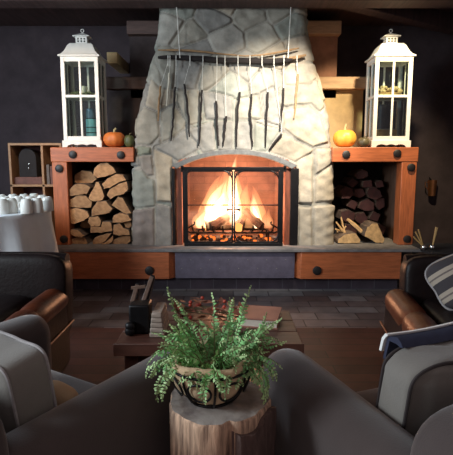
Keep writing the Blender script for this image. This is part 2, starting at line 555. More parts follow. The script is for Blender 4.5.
STONES = [
    [(155, 149), (171, 158), (172, 203), (156, 202)], [(156, 205), (172, 207), (172, 248), (156, 248)],
    [(139, 155), (153, 155), (153, 175), (146, 176), (139, 170)], [(130, 171), (140, 171), (147, 178), (153, 178), (155, 207), (130, 207)],
    [(130, 210), (154, 208), (155, 248), (130, 248)], [(134, 146), (152, 147), (152, 154), (136, 155)],
    [(298, 160), (301, 155), (313, 155), (313, 203), (298, 203)], [(298, 206), (312, 207), (312, 248), (298, 248)],
    [(316, 150), (337, 148), (337, 160), (316, 174)], [(316, 178), (333, 164), (338, 166), (338, 202), (315, 202)],
    [(314, 206), (338, 205), (338, 248), (314, 248)],
    [(155, 147), (172, 139), (184, 131), (199, 149), (178, 162), (172, 158)], [(186, 130), (213, 122), (215, 150), (202, 152)],
    [(217, 122), (233, 121), (233, 150), (218, 150)], [(236, 121), (252, 121), (251, 150), (236, 150)],
    [(255, 122), (280, 130), (268, 151), (254, 150)], [(283, 132), (313, 151), (310, 154), (296, 162), (271, 152)],
    [(150, 78), (159, 86), (171, 88), (178, 100), (172, 104), (157, 111), (144, 104), (147, 90)],
    [(142, 106), (156, 113), (158, 135), (152, 145), (137, 144), (135, 118)],
    [(159, 113), (173, 107), (185, 120), (184, 128), (172, 136), (160, 142)],
    [(174, 90), (200, 90), (203, 120), (188, 125), (176, 104)], [(203, 91), (232, 96), (232, 119), (206, 120)],
    [(235, 98), (258, 94), (262, 119), (236, 119)], [(262, 92), (274, 86), (280, 100), (280, 126), (265, 121)],
    [(283, 110), (310, 106), (322, 116), (331, 143), (312, 148), (284, 129)],
    [(278, 90), (286, 84), (311, 84), (318, 78), (327, 104), (321, 111), (312, 103), (281, 107)],
]
stone_polys = [pxpoly(p) for p in STONES]
fill_px = [(168, 22), (190, 33), (213, 16), (228, 38), (250, 14), (262, 36), (292, 22), (300, 50), (276, 56), (246, 66), (214, 70), (186, 68),
           (164, 66), (300, 72), (268, 80), (230, 84), (196, 50), (152, 70), (334, 126), (140, 96), (282, 8), (176, 4), (222, 0), (262, -6), (300, -4)]
seeds = [(lambda p: (p.x, p.z))(at(x, y, YF)) for x, y in fill_px]
rs_ = np.random.RandomState(3)
for sx in (-1, 1):
    for i in range(70):
        s_, z_ = rs_.uniform(0.86, 1.75), rs_.uniform(0.3, 2.6)
        if s_ < np.interp(z_, hz, hw) + 0.06: continue
        if all((s_ * sx - a) ** 2 + (z_ - c) ** 2 > 0.2 ** 2 for a, c in seeds): seeds.append((s_ * sx, z_))
seeds = np.array(seeds)

open_px = [(172, 252), (172, 168), (180, 160), (205, 153), (234, 150), (265, 153), (288, 160), (297, 168), (297, 252)]
open_poly = pxpoly(open_px)


def inside(px, pz, poly):
    r = np.zeros(px.shape, bool)
    n = len(poly)
    for i in range(n):
        x1, z1 = poly[i]; x2, z2 = poly[(i + 1) % n]
        c = ((z1 > pz) != (z2 > pz)) & (px < (x2 - x1) * (pz - z1) / (z2 - z1 + 1e-12) + x1)
        r ^= c
    return r


def edged(px, pz, poly):
    d = np.full(px.shape, 9.0)
    n = len(poly)
    for i in range(n):
        x1, z1 = poly[i]; x2, z2 = poly[(i + 1) % n]
        ex, ez = x2 - x1, z2 - z1
        t = np.clip(((px - x1) * ex + (pz - z1) * ez) / (ex * ex + ez * ez + 1e-12), 0, 1)
        d = np.minimum(d, np.hypot(px - x1 - t * ex, pz - z1 - t * ez))
    return d


STEP = 0.0095
sg = np.arange(-1.75, 1.7501, STEP)
zg = np.arange(0.33, 2.63, STEP)
S, Z = np.meshgrid(sg, zg)
# irregular joints: jitter the lookup a little
nj = np.zeros(S.shape); nk = np.zeros(S.shape)
for a in range(5):
    fx, fz, p1, p2 = rs_.uniform(4, 26), rs_.uniform(4, 26), rs_.uniform(0, 6), rs_.uniform(0, 6)
    nj += np.sin(S * fx + Z * fz * 0.6 + p1) * 0.0035
    nk += np.sin(Z * fz - S * fx * 0.7 + p2) * 0.0035
SX, SZ = S + nj, Z + nk
D = np.full(S.shape, -1.0)
ID = np.full(S.shape, -1, int)
poly_d = np.full(S.shape, 9.0)
for i, poly in enumerate(stone_polys):
    ins = inside(SX, SZ, poly)
    d = edged(SX, SZ, poly)
    D = np.where(ins, d, D); ID = np.where(ins, i, ID)
    poly_d = np.where(~ins, np.minimum(poly_d, d), poly_d)
d2 = np.stack([np.hypot(SX - a, (SZ - c) * 1.15) for a, c in seeds])
order = np.argsort(d2, axis=0)
F1 = np.take_along_axis(d2, order[:1], 0)[0]; F2 = np.take_along_axis(d2, order[1:2], 0)[0]
vd = np.minimum((F2 - F1) * 0.5 - 0.004, poly_d - 0.006)
free = ID < 0
D = np.where(free, vd, D)
ID = np.where(free & (D > 0), order[0] + 100, ID)
nst = 100 + len(seeds)
hgt = rs_.uniform(0.010, 0.022, nst); tx = rs_.uniform(-0.05, 0.05, nst); tz = rs_.uniform(-0.05, 0.05, nst)
t = np.clip(D / 0.011, 0, 1); t = t * t * (3 - 2 * t)
idc = np.clip(ID, 0, nst - 1)
bumpy = np.zeros(S.shape)
for a in range(14):
    fx, fz, p1 = rs_.uniform(-70, 70), rs_.uniform(-70, 70), rs_.uniform(0, 6)
    bumpy += np.sin(S * fx + Z * fz + p1) * 0.0007
cx = np.zeros(nst); cz = np.zeros(nst)
for i in range(nst):
    mk = ID == i
    if mk.any(): cx[i] = S[mk].mean(); cz[i] = Z[mk].mean()
H = np.where(ID >= 0, t * (hgt[idc] + tx[idc] * (S - cx[idc]) * 1.2 + tz[idc] * (Z - cz[idc]) * 1.2 + bumpy * 1.3), 0.0) + bumpy * 0.4
Wz = np.interp(Z, hz, hw)
R = 0.10
A = np.abs(S); sg_ = np.sign(S)
X = np.zeros(S.shape); Y = np.zeros(S.shape)
yf = YF + 0.035 * (Z - 0.38)
e0 = Wz - R; arc = R * PI / 2
th = np.clip((A - e0) / R, 0, PI / 2)
X = np.where(A < e0, A, e0 + R * np.sin(th))
Y = np.where(A < e0, yf, yf + R * (1 - np.cos(th)))
Y = Y + np.clip(A - e0 - arc, 0, 9)
NX = np.sin(th); NY = -np.cos(th)
X = X + NX * H; Y = Y + NY * H
X = X * sg_
nr, nc = S.shape
verts = np.stack([X, Y, Z], -1).reshape(-1, 3)
ctr_s = (S[:-1, :-1] + S[1:, 1:]) / 2; ctr_z = (Z[:-1, :-1] + Z[1:, 1:]) / 2
keep = ~inside(ctr_s, ctr_z, open_poly) & (Y[:-1, :-1] < 1.0)
ii, jj = np.nonzero(keep)
faces = np.stack([ii * nc + jj, ii * nc + jj + 1, (ii + 1) * nc + jj + 1, (ii + 1) * nc + jj], -1)
chim = thing('stone_chimney', 'flared fieldstone chimney breast with arched fireplace opening', 'fireplace', (0, 0.6, 0.33))
used = np.unique(faces)
remap = -np.ones(len(verts), int); remap[used] = np.arange(len(used))
me = bpy.data.meshes.new('stonework')
me.from_pydata((verts[used] - np.array([0, 0.6, 0.33])).tolist(), [], remap[faces].tolist())
me.shade_smooth()
tints = np.zeros((nst, 3))
for i in range(nst):
    base = [(0.36, 0.34, 0.29), (0.31, 0.32, 0.28), (0.40, 0.35, 0.28), (0.29, 0.28, 0.26), (0.38, 0.36, 0.32)][rs_.randint(5)]
    tints[i] = np.array(base) * rs_.uniform(0.82, 1.15)
for k, v in {0: (0.42, 0.36, 0.28), 1: (0.27, 0.25, 0.23), 2: (0.30, 0.27, 0.24), 3: (0.27, 0.28, 0.25), 4: (0.28, 0.24, 0.22), 5: (0.24, 0.26, 0.21),
             6: (0.44, 0.39, 0.32), 7: (0.36, 0.32, 0.26), 8: (0.40, 0.36, 0.30), 9: (0.38, 0.33, 0.26), 10: (0.42, 0.37, 0.30)}.items():
    tints[k] = v  # own stone colours, with left shade and right spot light put in
vc = np.where((ID >= 0)[..., None], tints[idc] * (0.80 + 0.20 * t[..., None]) + np.array([0.33, 0.32, 0.28]) * 0.0,
              np.array([0.33, 0.31, 0.275])).reshape(-1, 3)[used]
ca = me.color_attributes.new('stone_tint', 'FLOAT_COLOR', 'POINT')
ca.data.foreach_set('color', np.concatenate([vc, np.ones((len(vc), 1))], 1).ravel().astype(np.float32))
ms, nt, bs = newmat('fieldstone')
N, L = nt.nodes, nt.links
va = N.new('ShaderNodeVertexColor'); va.layer_name = 'stone_tint'
tc = N.new('ShaderNodeTexCoord')
nz = N.new('ShaderNodeTexNoise'); nz.inputs['Scale'].default_value = 7; nz.inputs['Detail'].default_value = 9; nz.inputs['Roughness'].default_value = 0.65
L.new(tc.outputs['Object'], nz.inputs['Vector'])
cr = N.new('ShaderNodeValToRGB')
cr.color_ramp.elements[0].position = 0.3; cr.color_ramp.elements[0].color = (0.58, 0.58, 0.56, 1)
cr.color_ramp.elements[1].position = 0.7; cr.color_ramp.elements[1].color = (1.15, 1.12, 1.08, 1)
L.new(nz.outputs['Fac'], cr.inputs['Fac'])
mx = N.new('ShaderNodeMix'); mx.data_type = 'RGBA'; mx.blend_type = 'MULTIPLY'; mx.inputs['Factor'].default_value = 0.9
L.new(va.outputs['Color'], mx.inputs['A']); L.new(cr.outputs['Color'], mx.inputs['B'])
L.new(mx.outputs['Result'], bs.inputs['Base Color'])
bs.inputs['Roughness'].default_value = 0.9
bs.inputs['Specular IOR Level'].default_value = 0.2
n2 = N.new('ShaderNodeTexNoise'); n2.inputs['Scale'].default_value = 34; n2.inputs['Detail'].default_value = 6
L.new(tc.outputs['Object'], n2.inputs['Vector'])
bp = N.new('ShaderNodeBump'); bp.inputs['Strength'].default_value = 0.35; bp.inputs['Distance'].default_value = 0.012
L.new(n2.outputs['Fac'], bp.inputs['Height']); L.new(bp.outputs['Normal'], bs.inputs['Normal'])
me.materials.append(ms)
stw = bpy.data.objects.new('stonework', me); COL.objects.link(stw); stw.parent = chim


def band(outer, inner, y0, y1, name, mat, parent):
    n = len(outer)
    mb = MB()
    vs = [(x, y0, z) for x, z in outer] + [(x, y0, z) for x, z in inner] + [(x, y1, z) for x, z in outer] + [(x, y1, z) for x, z in inner]
    fs = []
    for i in range(n - 1):
        fs += [(i, i + 1, n + i + 1, n + i), (2 * n + i, 3 * n + i, 3 * n + i + 1, 2 * n + i + 1),
               (i, 2 * n + i, 2 * n + i + 1, i + 1), (n + i, n + i + 1, 3 * n + i + 1, 3 * n + i)]
    fs += [(0, n, 3 * n, 2 * n), (n - 1, 3 * n - 1, 4 * n - 1, 2 * n - 1)]
    mb.add(vs, fs)
    return mb.build(name, mat, parent, bevel=0.004)


o_arch, i_arch = [], []
for k in range(25):
    f = k / 24
    x = 172 + 125 * f
    y = 150.5 + 16 * abs(2 * f - 1) ** 2.1
    o_arch.append((x - (0.6 if f < .5 else -0.6) * abs(2 * f - 1), y - 1))
    x2 = 176.5 + 115.5 * f
    y2 = 154.5 + 14.5 * abs(2 * f - 1) ** 2.3
    i_arch.append((x2, y2))
band(pxpoly(o_arch, 0.17), pxpoly(i_arch, 0.17), 0.165, 0.29, 'arch_lintel', M_LINTEL, chim)
for a, c in ((171.4, 175.6), (291, 297.6)):
    p, q = at(a, 168, 0.17), at(c, 246, 0.17)
    b = MB(); b.box(p.x, q.x, 0.172, 0.29, 0.39, p.z - 0.004)
    b.build('jamb', M_BLACK, chim, bevel=0.004)
for a, c in ((175.6, 182.6), (285.2, 291)):
    p, q = at(a, 168, 0.2), at(c, 246, 0.2)
    b = MB(); b.box(p.x, q.x, 0.20, 0.27, 0.388, p.z - 0.004)
    b.build('side_strip', M_SIDELIT, chim, bevel=0.003)
# firebox interior
fx, fy0, fy1, fz0, fz1 = 0.585, 0.26, 0.78, 0.385, 1.27
b = MB()
xb = 0.44
b.add([(-fx, fy0, fz0), (-xb, fy1, fz0), (-xb, fy1, fz1), (-fx, fy0, fz1)], [(0, 1, 2, 3)])
b.add([(fx, fy0, fz0), (xb, fy1, fz0), (xb, fy1, fz1), (fx, fy0, fz1)], [(3, 2, 1, 0)])
b.add([(-xb, fy1, fz0), (xb, fy1, fz0), (xb, fy1, fz1), (-xb, fy1, fz1)], [(0, 1, 2, 3)])
b.add([(-fx, fy0, fz1), (fx, fy0, fz1), (xb, fy1, fz1), (-xb, fy1, fz1)], [(0, 1, 2, 3)])
b.add([(-fx, fy0, fz0), (fx, fy0, fz0), (xb, fy1, fz0), (-xb, fy1, fz0)], [(3, 2, 1, 0)])
b.build('firebox', M_FIREBRICK, chim, smooth=0)

# ------------------------------------------------------------------ hearth
hz_top = 0.387
hearth = thing('raised_hearth', 'long raised hearth with slate top, dark painted middle and timber fronts', 'hearth', (0, 0.1, 0))
xl, xr = at(66, 265, 0.0).x, at(401, 265, 0).x
xa, xc = at(175, 265, 0.0).x, at(295, 265, 0.0).x
b = MB(); b.box(-1.665, 1.69, -0.012, 0.9, hz_top - 0.028, hz_top)
b.build('slate_top', M_SLAB, hearth, bevel=0.005)
b = MB(); b.box(xa, xc, 0.015, 0.3, 0.115, hz_top - 0.028)
b.build('painted_front', M_BLUE, hearth, bevel=0.004)
for zz in (0.205, 0.285):
    for xx in np.arange(xa + 0.06, xc - 0.09, 0.17):
        b = MB(); b.sup((xx + (0.08 if zz > .25 else 0), 0.014, zz), (0.005, 0.004, 0.005), 1, 1, 8, 6)
        b.build('rivet', M_SLAB, hearth)
b = MB(); b.box(xl, xr, 0.07, 0.3, 0.0, 0.118)
b.build('brick_base', M_TOE, hearth)
mid = [(-1, xl, xa), (1, xc, xr)]
for sgn, x0, x1 in mid:
    b = MB()
    ch = 0.055
    if sgn > 0:
        poly = [(x0, 0.06), (x0 + ch, 0.0), (x1, 0.0), (x1, 0.3), (x0, 0.3)]
    else:
        poly = [(x0, 0.0), (x1 - ch, 0.0), (x1, 0.06), (x1, 0.3), (x0, 0.3)]
    n = len(poly)
    z0, z1 = 0.112, hz_top - 0.028
    b.add([(p[0], p[1], z0) for p in poly] + [(p[0], p[1], z1) for p in poly],
          [tuple(range(n - 1, -1, -1)), tuple(range(n, 2 * n))] + [(i, (i + 1) % n, n + (i + 1) % n, n + i) for i in range(n)])
    pn = b.build('timber_front', M_WOODH, hearth, bevel=0.004)
    p = at(149.5 if sgn < 0 else 317, 270.5, 0.0)
    b = MB(); b.tube([(p.x, 0.006, p.z), (p.x, -0.012, p.z), (p.x, -0.017, p.z)], [0.040, 0.040, 0.028], 20)
    b.build('bolt_head', M_BOLT, pn)


# ------------------------------------------------------------------ firewood cabinets in the timber frames
def cabinet(sgn, label):
    xo = 1.648 if sgn < 0 else 1.672; xp = xo - 0.137; xi = 0.90      # outer, post inside, chimney end
    z0, z1, zb = hz_top, 1.285, 1.153
    yf_ = 0.2; yb = 0.93
    t_ = thing('firewood_cabinet', label, 'cabinet', (sgn * 1.26, 0.5, z0))

    def bx(x0, x1, *a):
        bb = MB(); lo, hi = sorted((sgn * x0, sgn * x1)); bb.box(lo, hi, *a); return bb
    post = bx(xp, xo, yf_, yf_ + 0.14, z0, zb).build('post', M_WOODV, t_, bevel=0.006)
    beam = bx(xi + 0.0, xo + 0.008, yf_ - 0.004, yf_ + 0.14, zb, z1).build('beam', M_WOODH, t_, bevel=0.006)
    bx(xi + 0.06, xo + 0.008, yf_ + 0.14, yb, z1 - 0.05, z1).build('mantel_board', M_WOODH, t_, bevel=0.004)
    bx(xp + 0.05, xo, yf_ + 0.14, yb, z0, z1 - 0.05).build('side_panel', M_PANELIN, t_)
    bx(xi + 0.07, xp + 0.05, yb - 0.03, yb, z0, z1 - 0.05).build('back_panel', M_DARKIN, t_)
    pts = [(73, 154.5, beam), (121, 155, beam), (59.5, 168.5, post), (64, 239, post)] if sgn < 0 else \
          [(346, 154.5, beam), (397, 153.5, beam), (411, 167.5, post), (407, 239, post)]
    for px, py, par in pts:
        p = at(px, py, yf_)
        bb = MB(); bb.tube([(p.x, yf_ + 0.006, p.z), (p.x, yf_ - 0.016, p.z), (p.x, yf_ - 0.022, p.z)], [0.036, 0.036, 0.026], 20)
        bb.build('bolt_head', M_BOLT, par)
    return t_


cabinet(-1, 'orange timber firewood cabinet with dark bolts, left of the fireplace')
cabinet(1, 'orange timber firewood cabinet with dark bolts, right of the fireplace')


# ------------------------------------------------------------------ firewood
def split_log(poly, y0, y1, name, label, group, mats, jit=0.006, cat='log'):
    """poly in (x,z); subdivide and roughen the outline, bevelled ends"""
    pts = []
    n = len(poly)
    for i in range(n):
        a = Vector(poly[i]); c = Vector(poly[(i + 1) % n])
        for k in range(3):
            p = a.lerp(c, k / 3)
            pts.append((p.x + rnd.uniform(-jit, jit) * 0.5, p.y + rnd.uniform(-jit, jit) * 0.5))
    m = len(pts)
    cxx = sum(p[0] for p in pts) / m; czz = sum(p[1] for p in pts) / m
    b = MB()
    rings = [(y0, 0.95), (y0 + 0.008, 1.0), ((y0 + y1) / 2, 0.985), (y1, 0.95)]
    vs = []
    for yy, s in rings:
        for (x, z) in pts:
            vs.append((cxx + (x - cxx) * s, yy + (rnd.uniform(-.003, .003) if yy == y0 else 0), czz + (z - czz) * s))
    b.add(vs, [tuple(range(m)), tuple(range(4 * m - 1, 3 * m - 1, -1))], 0)
    fs = []
    base = len(b.V) - 4 * m
    for r in range(3):
        for i in range(m):
            fs.append((base + r * m + i, base + r * m + (i + 1) % m, base + (r + 1) * m + (i + 1) % m, base + (r + 1) * m + i))
    b.F += fs; b.M += [1] * len(fs)
    o = b.build(name, mats, smooth=30)
    return tag(o, label, cat, group)


LL = [
    ([(218, 130), (222, 100), (245, 80), (275, 78), (300, 95), (312, 118), (270, 134), (235, 140)], 'half-round pale log at the very top of the left stack', 0),
    ([(118, 163), (120, 130), (150, 112), (190, 118), (212, 148), (195, 163), (150, 167)], 'dim half-round log, topmost of the left column in the left stack', 1),
    ([(120, 215), (118, 190), (140, 168), (175, 166), (205, 182), (190, 207), (155, 213)], 'half-round brown log, second from top in left column of the left stack', 0),
    ([(190, 232), (215, 190), (228, 158), (240, 163), (262, 215), (255, 234), (222, 240)], 'upright wedge-shaped log in the upper middle of the left stack', 0),
    ([(255, 167), (275, 145), (310, 125), (340, 130), (352, 150), (330, 157), (285, 182), (262, 187)], 'long quarter log right below the topmost log of the left stack', 0),
    ([(285, 190), (325, 167), (355, 157), (362, 190), (345, 208), (310, 217), (290, 230), (275, 215)], 'chunky split log, second from top in right column of the left stack', 0),
    ([(118, 264), (120, 235), (150, 215), (185, 218), (210, 243), (205, 266), (160, 268)], 'pale arched log, third from top in left column of the left stack', 0),
    ([(212, 302), (212, 275), (235, 242), (270, 240), (298, 270), (285, 288)], 'brown quarter log in the centre of the left stack', 0),
    ([(295, 258), (320, 222), (340, 228), (375, 292), (350, 295)], 'pale triangular log leaning at right of the left stack', 0),
    ([(120, 335), (118, 275), (150, 270), (190, 285), (198, 305), (175, 322), (135, 336)], 'large square-ended reddish log midway up left side of the left stack', 0),
    ([(300, 330), (305, 302), (330, 290), (365, 298), (378, 320), (345, 328)], 'low arched log under the triangular log of the left stack', 0),
    ([(195, 332), (200, 308), (235, 303), (250, 323), (245, 346), (210, 346)], 'small squarish log below the centre of the left stack', 0),
    ([(140, 352), (150, 334), (180, 328), (194, 345), (186, 362), (150, 362)], 'dark small log below the square-ended log of the left stack', 1),
    ([(205, 372), (208, 350), (250, 348), (256, 327), (290, 330), (296, 365), (250, 374)], 'stepped reddish log low in the middle of the left stack', 0),
    ([(303, 380), (306, 342), (330, 333), (344, 352), (368, 362), (372, 382), (330, 384)], 'split log low in right column of the left stack', 0),
    ([(346, 336), (352, 326), (372, 326), (378, 345), (366, 356), (350, 349)], 'smallest round branch at right edge of the left stack', 0),
    ([(118, 374), (125, 360), (150, 362), (178, 385), (170, 392), (140, 390)], 'thin split strip near the bottom left of the left stack', 0),
    ([(118, 436), (120, 407), (145, 392), (180, 397), (190, 420), (187, 436)], 'pale log in bottom left corner of the left stack', 0),
    ([(213, 414), (222, 395), (265, 380), (292, 377), (268, 410), (245, 436), (218, 436)], 'broad pale log at bottom middle of the left stack', 0),
    ([(250, 436), (272, 412), (300, 385), (299, 410), (280, 436)], 'thin slanting split piece at bottom middle of the left stack', 0),
    ([(295, 436), (302, 405), (335, 390), (372, 388), (372, 412), (362, 436)], 'flat split log in bottom right corner of the left stack', 0),
]
for poly, lab, dk in LL:
    pts = [(lambda p: (p.x, p.z))(at(45 + x / 4.314, 145 + y / 4.314, 0.30)) for x, y in poly]
    pts = [(x, max(z, hz_top + 0.002)) for x, z in pts]
    mx_, mz_ = sum(p[0] for p in pts) / len(pts), sum(p[1] for p in pts) / len(pts)
    pts = [(mx_ + (x - mx_) * 1.07, max(hz_top + 0.002, mz_ + (z - mz_) * 1.07)) for x, z in pts]
    y0 = 0.235 + rnd.uniform(-0.015, 0.02) + (0.12 if dk else 0)
    split_log(pts, y0, y0 + 0.45, 'firewood_log', lab, 'firewood stacked in the left cabinet', [M_LOGEND, M_BARK])

# deep stack on the right, cabinet shade put into the end colour
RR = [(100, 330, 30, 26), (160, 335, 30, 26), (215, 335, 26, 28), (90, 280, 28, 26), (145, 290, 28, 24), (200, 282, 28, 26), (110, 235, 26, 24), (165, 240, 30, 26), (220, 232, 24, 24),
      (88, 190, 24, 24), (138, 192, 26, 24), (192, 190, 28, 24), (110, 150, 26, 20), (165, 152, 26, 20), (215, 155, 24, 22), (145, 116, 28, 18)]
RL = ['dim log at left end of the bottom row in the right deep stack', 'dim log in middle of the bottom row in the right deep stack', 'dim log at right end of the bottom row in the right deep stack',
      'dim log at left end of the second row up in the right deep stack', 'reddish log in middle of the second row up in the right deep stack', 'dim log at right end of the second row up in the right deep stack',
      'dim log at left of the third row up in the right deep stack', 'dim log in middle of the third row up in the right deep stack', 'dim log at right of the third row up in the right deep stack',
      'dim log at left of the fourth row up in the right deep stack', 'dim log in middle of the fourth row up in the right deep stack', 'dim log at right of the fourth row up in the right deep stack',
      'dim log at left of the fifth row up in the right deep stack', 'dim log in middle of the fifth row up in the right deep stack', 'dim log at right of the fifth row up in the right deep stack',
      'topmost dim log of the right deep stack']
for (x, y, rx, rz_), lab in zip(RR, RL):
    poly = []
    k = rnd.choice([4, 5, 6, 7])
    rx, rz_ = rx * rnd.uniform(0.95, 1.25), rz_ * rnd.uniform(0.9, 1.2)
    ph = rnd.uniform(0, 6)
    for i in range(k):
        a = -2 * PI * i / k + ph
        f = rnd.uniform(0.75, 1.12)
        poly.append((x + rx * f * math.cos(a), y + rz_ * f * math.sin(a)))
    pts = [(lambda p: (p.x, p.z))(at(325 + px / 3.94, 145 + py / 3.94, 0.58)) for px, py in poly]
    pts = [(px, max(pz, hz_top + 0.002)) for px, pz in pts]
    split_log(pts, 0.58 + rnd.uniform(-0.02, 0.02), 0.94, 'firewood_log', lab, 'firewood stacked deep in the right cabinet', [M_LOGSHADE, M_BARK])

# loose wood at the front of the right cabinet


def slab_piece(pxs, Y, depth, name, label, cat, group=None, tilt=0.0):
    pts = [(lambda p: (p.x, p.z))(at(x, y, Y)) for x, y in pxs]
    pts = [(x, max(z, hz_top + 0.002)) for x, z in pts]
    return split_log(pts, Y, Y + depth, name, label, group, [M_SPLIT, M_BARK], jit=0.008, cat=cat)


slab_piece([(337, 243), (338, 239), (345, 234), (356, 233), (361, 240), (360, 244)], 0.26, 0.24, 'firewood_log',
           'flat split log at front left of the right cabinet', 'log', 'loose split logs in the right cabinet')
slab_piece([(364, 236), (367, 227), (372, 223), (378, 223), (383, 236), (385, 240), (383, 244), (376, 243)], 0.28, 0.24, 'firewood_log',
           'broad pale split log leaning at front middle of the right cabinet', 'log', 'loose split logs in the right cabinet')


def stick(a, c, r, label, Y0, Y1):
    p, q = at(*a, Y0), at(*c, Y1)
    p.z = max(p.z, hz_top + r); q.z = max(q.z, hz_top + r)
    b = MB()
    b.tube([p, p.lerp(q, .5) + Vector((rnd.uniform(-.004, .004), 0, rnd.uniform(-.004, .004))), q], [r * 0.9, r, r * 0.75], 5)
    tag(b.build('kindling_stick', M_SPLIT), label, 'stick', 'kindling sticks in the right cabinet')


stick((362, 232), (347, 219), 0.020, 'thickest pale kindling stick, slanting above the right split logs', 0.38, 0.44)
stick((345, 233), (341, 217), 0.011, 'tall kindling stick standing at left of the right cabinet', 0.36, 0.40)
stick((348, 236), (336, 222), 0.010, 'kindling stick slanting up to the left in the right cabinet', 0.34, 0.38)
stick((350, 234), (335, 229), 0.010, 'nearly level kindling stick in the right cabinet', 0.40, 0.42)
stick((337, 238), (346, 226), 0.010, 'short kindling stick slanting up to the right in the right cabinet', 0.42, 0.46)
stick((340, 240), (337, 230), 0.009, 'shortest kindling stick against the stones in the right cabinet', 0.47, 0.48)

# ------------------------------------------------------------------ stepped wing walls beside the chimney
def wing(sgn, wall_lo, wall_hi, cap, label):
    t_ = thing('wing_wall', label, 'wall', (sgn * 1.2, 1.1, 0.4))
    Yw = 0.95

    def sx(px): return abs(at(px, 100, Yw).x)
    xu, xlw = (341, 366) if sgn > 0 else (127, 105)
    b = MB()
    lo, hi = sorted((sgn * 0.5, at(337 if sgn > 0 else 130, 60, Yw + .02).x)); zc = at(0, 34, Yw).z
    b.box(lo, hi, Yw + 0.02, 1.42, at(0, 78, Yw).z - 0.2, zc)
    b.build('upper_stone', wall_hi, t_)
    b = MB()
    lo, hi = sorted((sgn * 0.5, at(xlw - sgn * 3, 100, Yw + .02).x))
    b.box(lo, hi, Yw + 0.02, 1.42, 0.4, at(0, 88, Yw).z)
    b.build('lower_stone', wall_lo, t_)
    b = MB()
    lo, hi = sorted((sgn * 0.5, at(xu, 30, Yw - .06).x))
    b.box(lo, hi, Yw - 0.08, 1.43, at(0, 34.5, Yw - .06).z, at(0, 21, Yw - .06).z)
    b.build('upper_cap', cap, t_, bevel=0.006)
    b = MB()
    lo, hi = sorted((sgn * 0.5, at(xlw, 82, Yw - .06).x))
    b.box(lo, hi, Yw - 0.08, 1.43, at(0, 89, Yw - .06).z, at(0, 77, Yw - .06).z)
    b.build('lower_cap', cap, t_, bevel=0.006)


wing(-1, M_SHADESTONE, M_SHADESTONE, M_CAPL, 'dim stepped wall with timber caps on the left of the chimney')
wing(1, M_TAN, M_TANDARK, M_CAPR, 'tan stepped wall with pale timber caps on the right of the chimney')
p, q = at(107, 63, 0.85), at(117, 52, 0.85)
b = MB(); b.box(p.x, q.x, 0.85, 1.45, p.z, q.z)
tag(b.build('timber_stub', M_STUB, bevel=0.006), 'small pale square timber end beside the left lantern', 'timber')

# ------------------------------------------------------------------ fire screen
fs = thing('fire_screen', 'black iron two-leaf fire screen with glass panes and scrolled corners', 'fire screen', (0, 0.15, hz_top))
YS = 0.150
xs0, xs1 = at(186, 205, YS).x, at(281, 205, YS).x
ztop, zbot = at(0, 168.5, YS).z, hz_top + 0.012
b = MB()
b.bar((xs0, YS, hz_top), (xs0, YS, ztop), 0.034, 0.028)
b.bar((xs1, YS, hz_top), (xs1, YS, ztop), 0.034, 0.028)
b.bar((xs0 - 0.035, YS, ztop), (xs1 + 0.035, YS, ztop), 0.030, 0.028)
b.bar((xs0 - 0.02, YS, zbot + 0.004), (xs1 + 0.02, YS, zbot + 0.004), 0.03, 0.026)
for x in (xs0 - 0.03, xs1 + 0.03):
    b.bar((x, YS, ztop - 0.03), (x, YS, ztop + 0.026), 0.026, 0.030)
b.build('frame', M_BLACK, fs, bevel=0.003)
xm = (xs0 + xs1) / 2
for sgn in (-1, 1):
    xo = xs0 if sgn < 0 else xs1
    xi = xm + sgn * 0.010
    xo2 = xo - sgn * (-0.022)if sgn < 0 else xo - 0.022
    zt, zb2 = ztop - 0.022, zbot + 0.022
    b = MB()
    yd = YS - 0.003
    b.bar((xo2, yd, zb2), (xo2, yd, zt), 0.014, 0.016)
    b.bar((xi, yd, zb2), (xi, yd, zt), 0.014, 0.016)
    b.bar((xo2, yd, zb2), (xi, yd, zb2), 0.014, 0.016)
    b.bar((xo2, yd, zt), (xi, yd, zt), 0.014, 0.016)
    zmid = at(0, 205, YS).z
    b.bar((xo2, yd, zmid), (xi, yd, zmid), 0.012, 0.010)
    dr = b.build('door', M_BLACK, fs, bevel=0.002)
    for cx_, sx_ in ((xo2, 1 if xo2 < xi else -1), (xi, -1 if xo2 < xi else 1)):
        for cz_, sz_ in ((zb2, 1), (zt, -1)):
            b = MB()
            a = Vector((cx_ + sx_ * 0.075, yd - 0.004, cz_)); c = Vector((cx_, yd - 0.004, cz_ + sz_ * 0.075))
            pts = [a.lerp(c, k / 8) + Vector((sx_, 0, sz_)) * (-0.012 * math.sin(PI * k / 8)) for k in range(9)]
            b.tube(pts, 0.007, 6)
            cc = Vector((cx_ + sx_ * 0.026, yd - 0.004, cz_ + sz_ * 0.026))
            b.tube([cc + Vector((math.cos(k * PI / 6), 0, math.sin(k * PI / 6))) * 0.013 for k in range(12)], 0.004, 5, closed=True)
            b.build('corner_scroll', M_BLACK, dr)
    b = MB()
    lo, hi = sorted((xo2, xi))
    b.box(lo, hi, YS + 0.006, YS + 0.009, zb2, zt)
    b.build('glass_pane', M_PANE, dr, smooth=0)
    b = MB()
    zh = at(0, 209.5, YS).z
    b.tube([(xi, yd - 0.006, zh), (xi + sgn * 0.02, yd - 0.022, zh + 0.002), (xi + sgn * 0.05, yd - 0.022, zh)], [0.006, 0.007, 0.012], 8)
    b.build('handle', M_BLACK, dr)

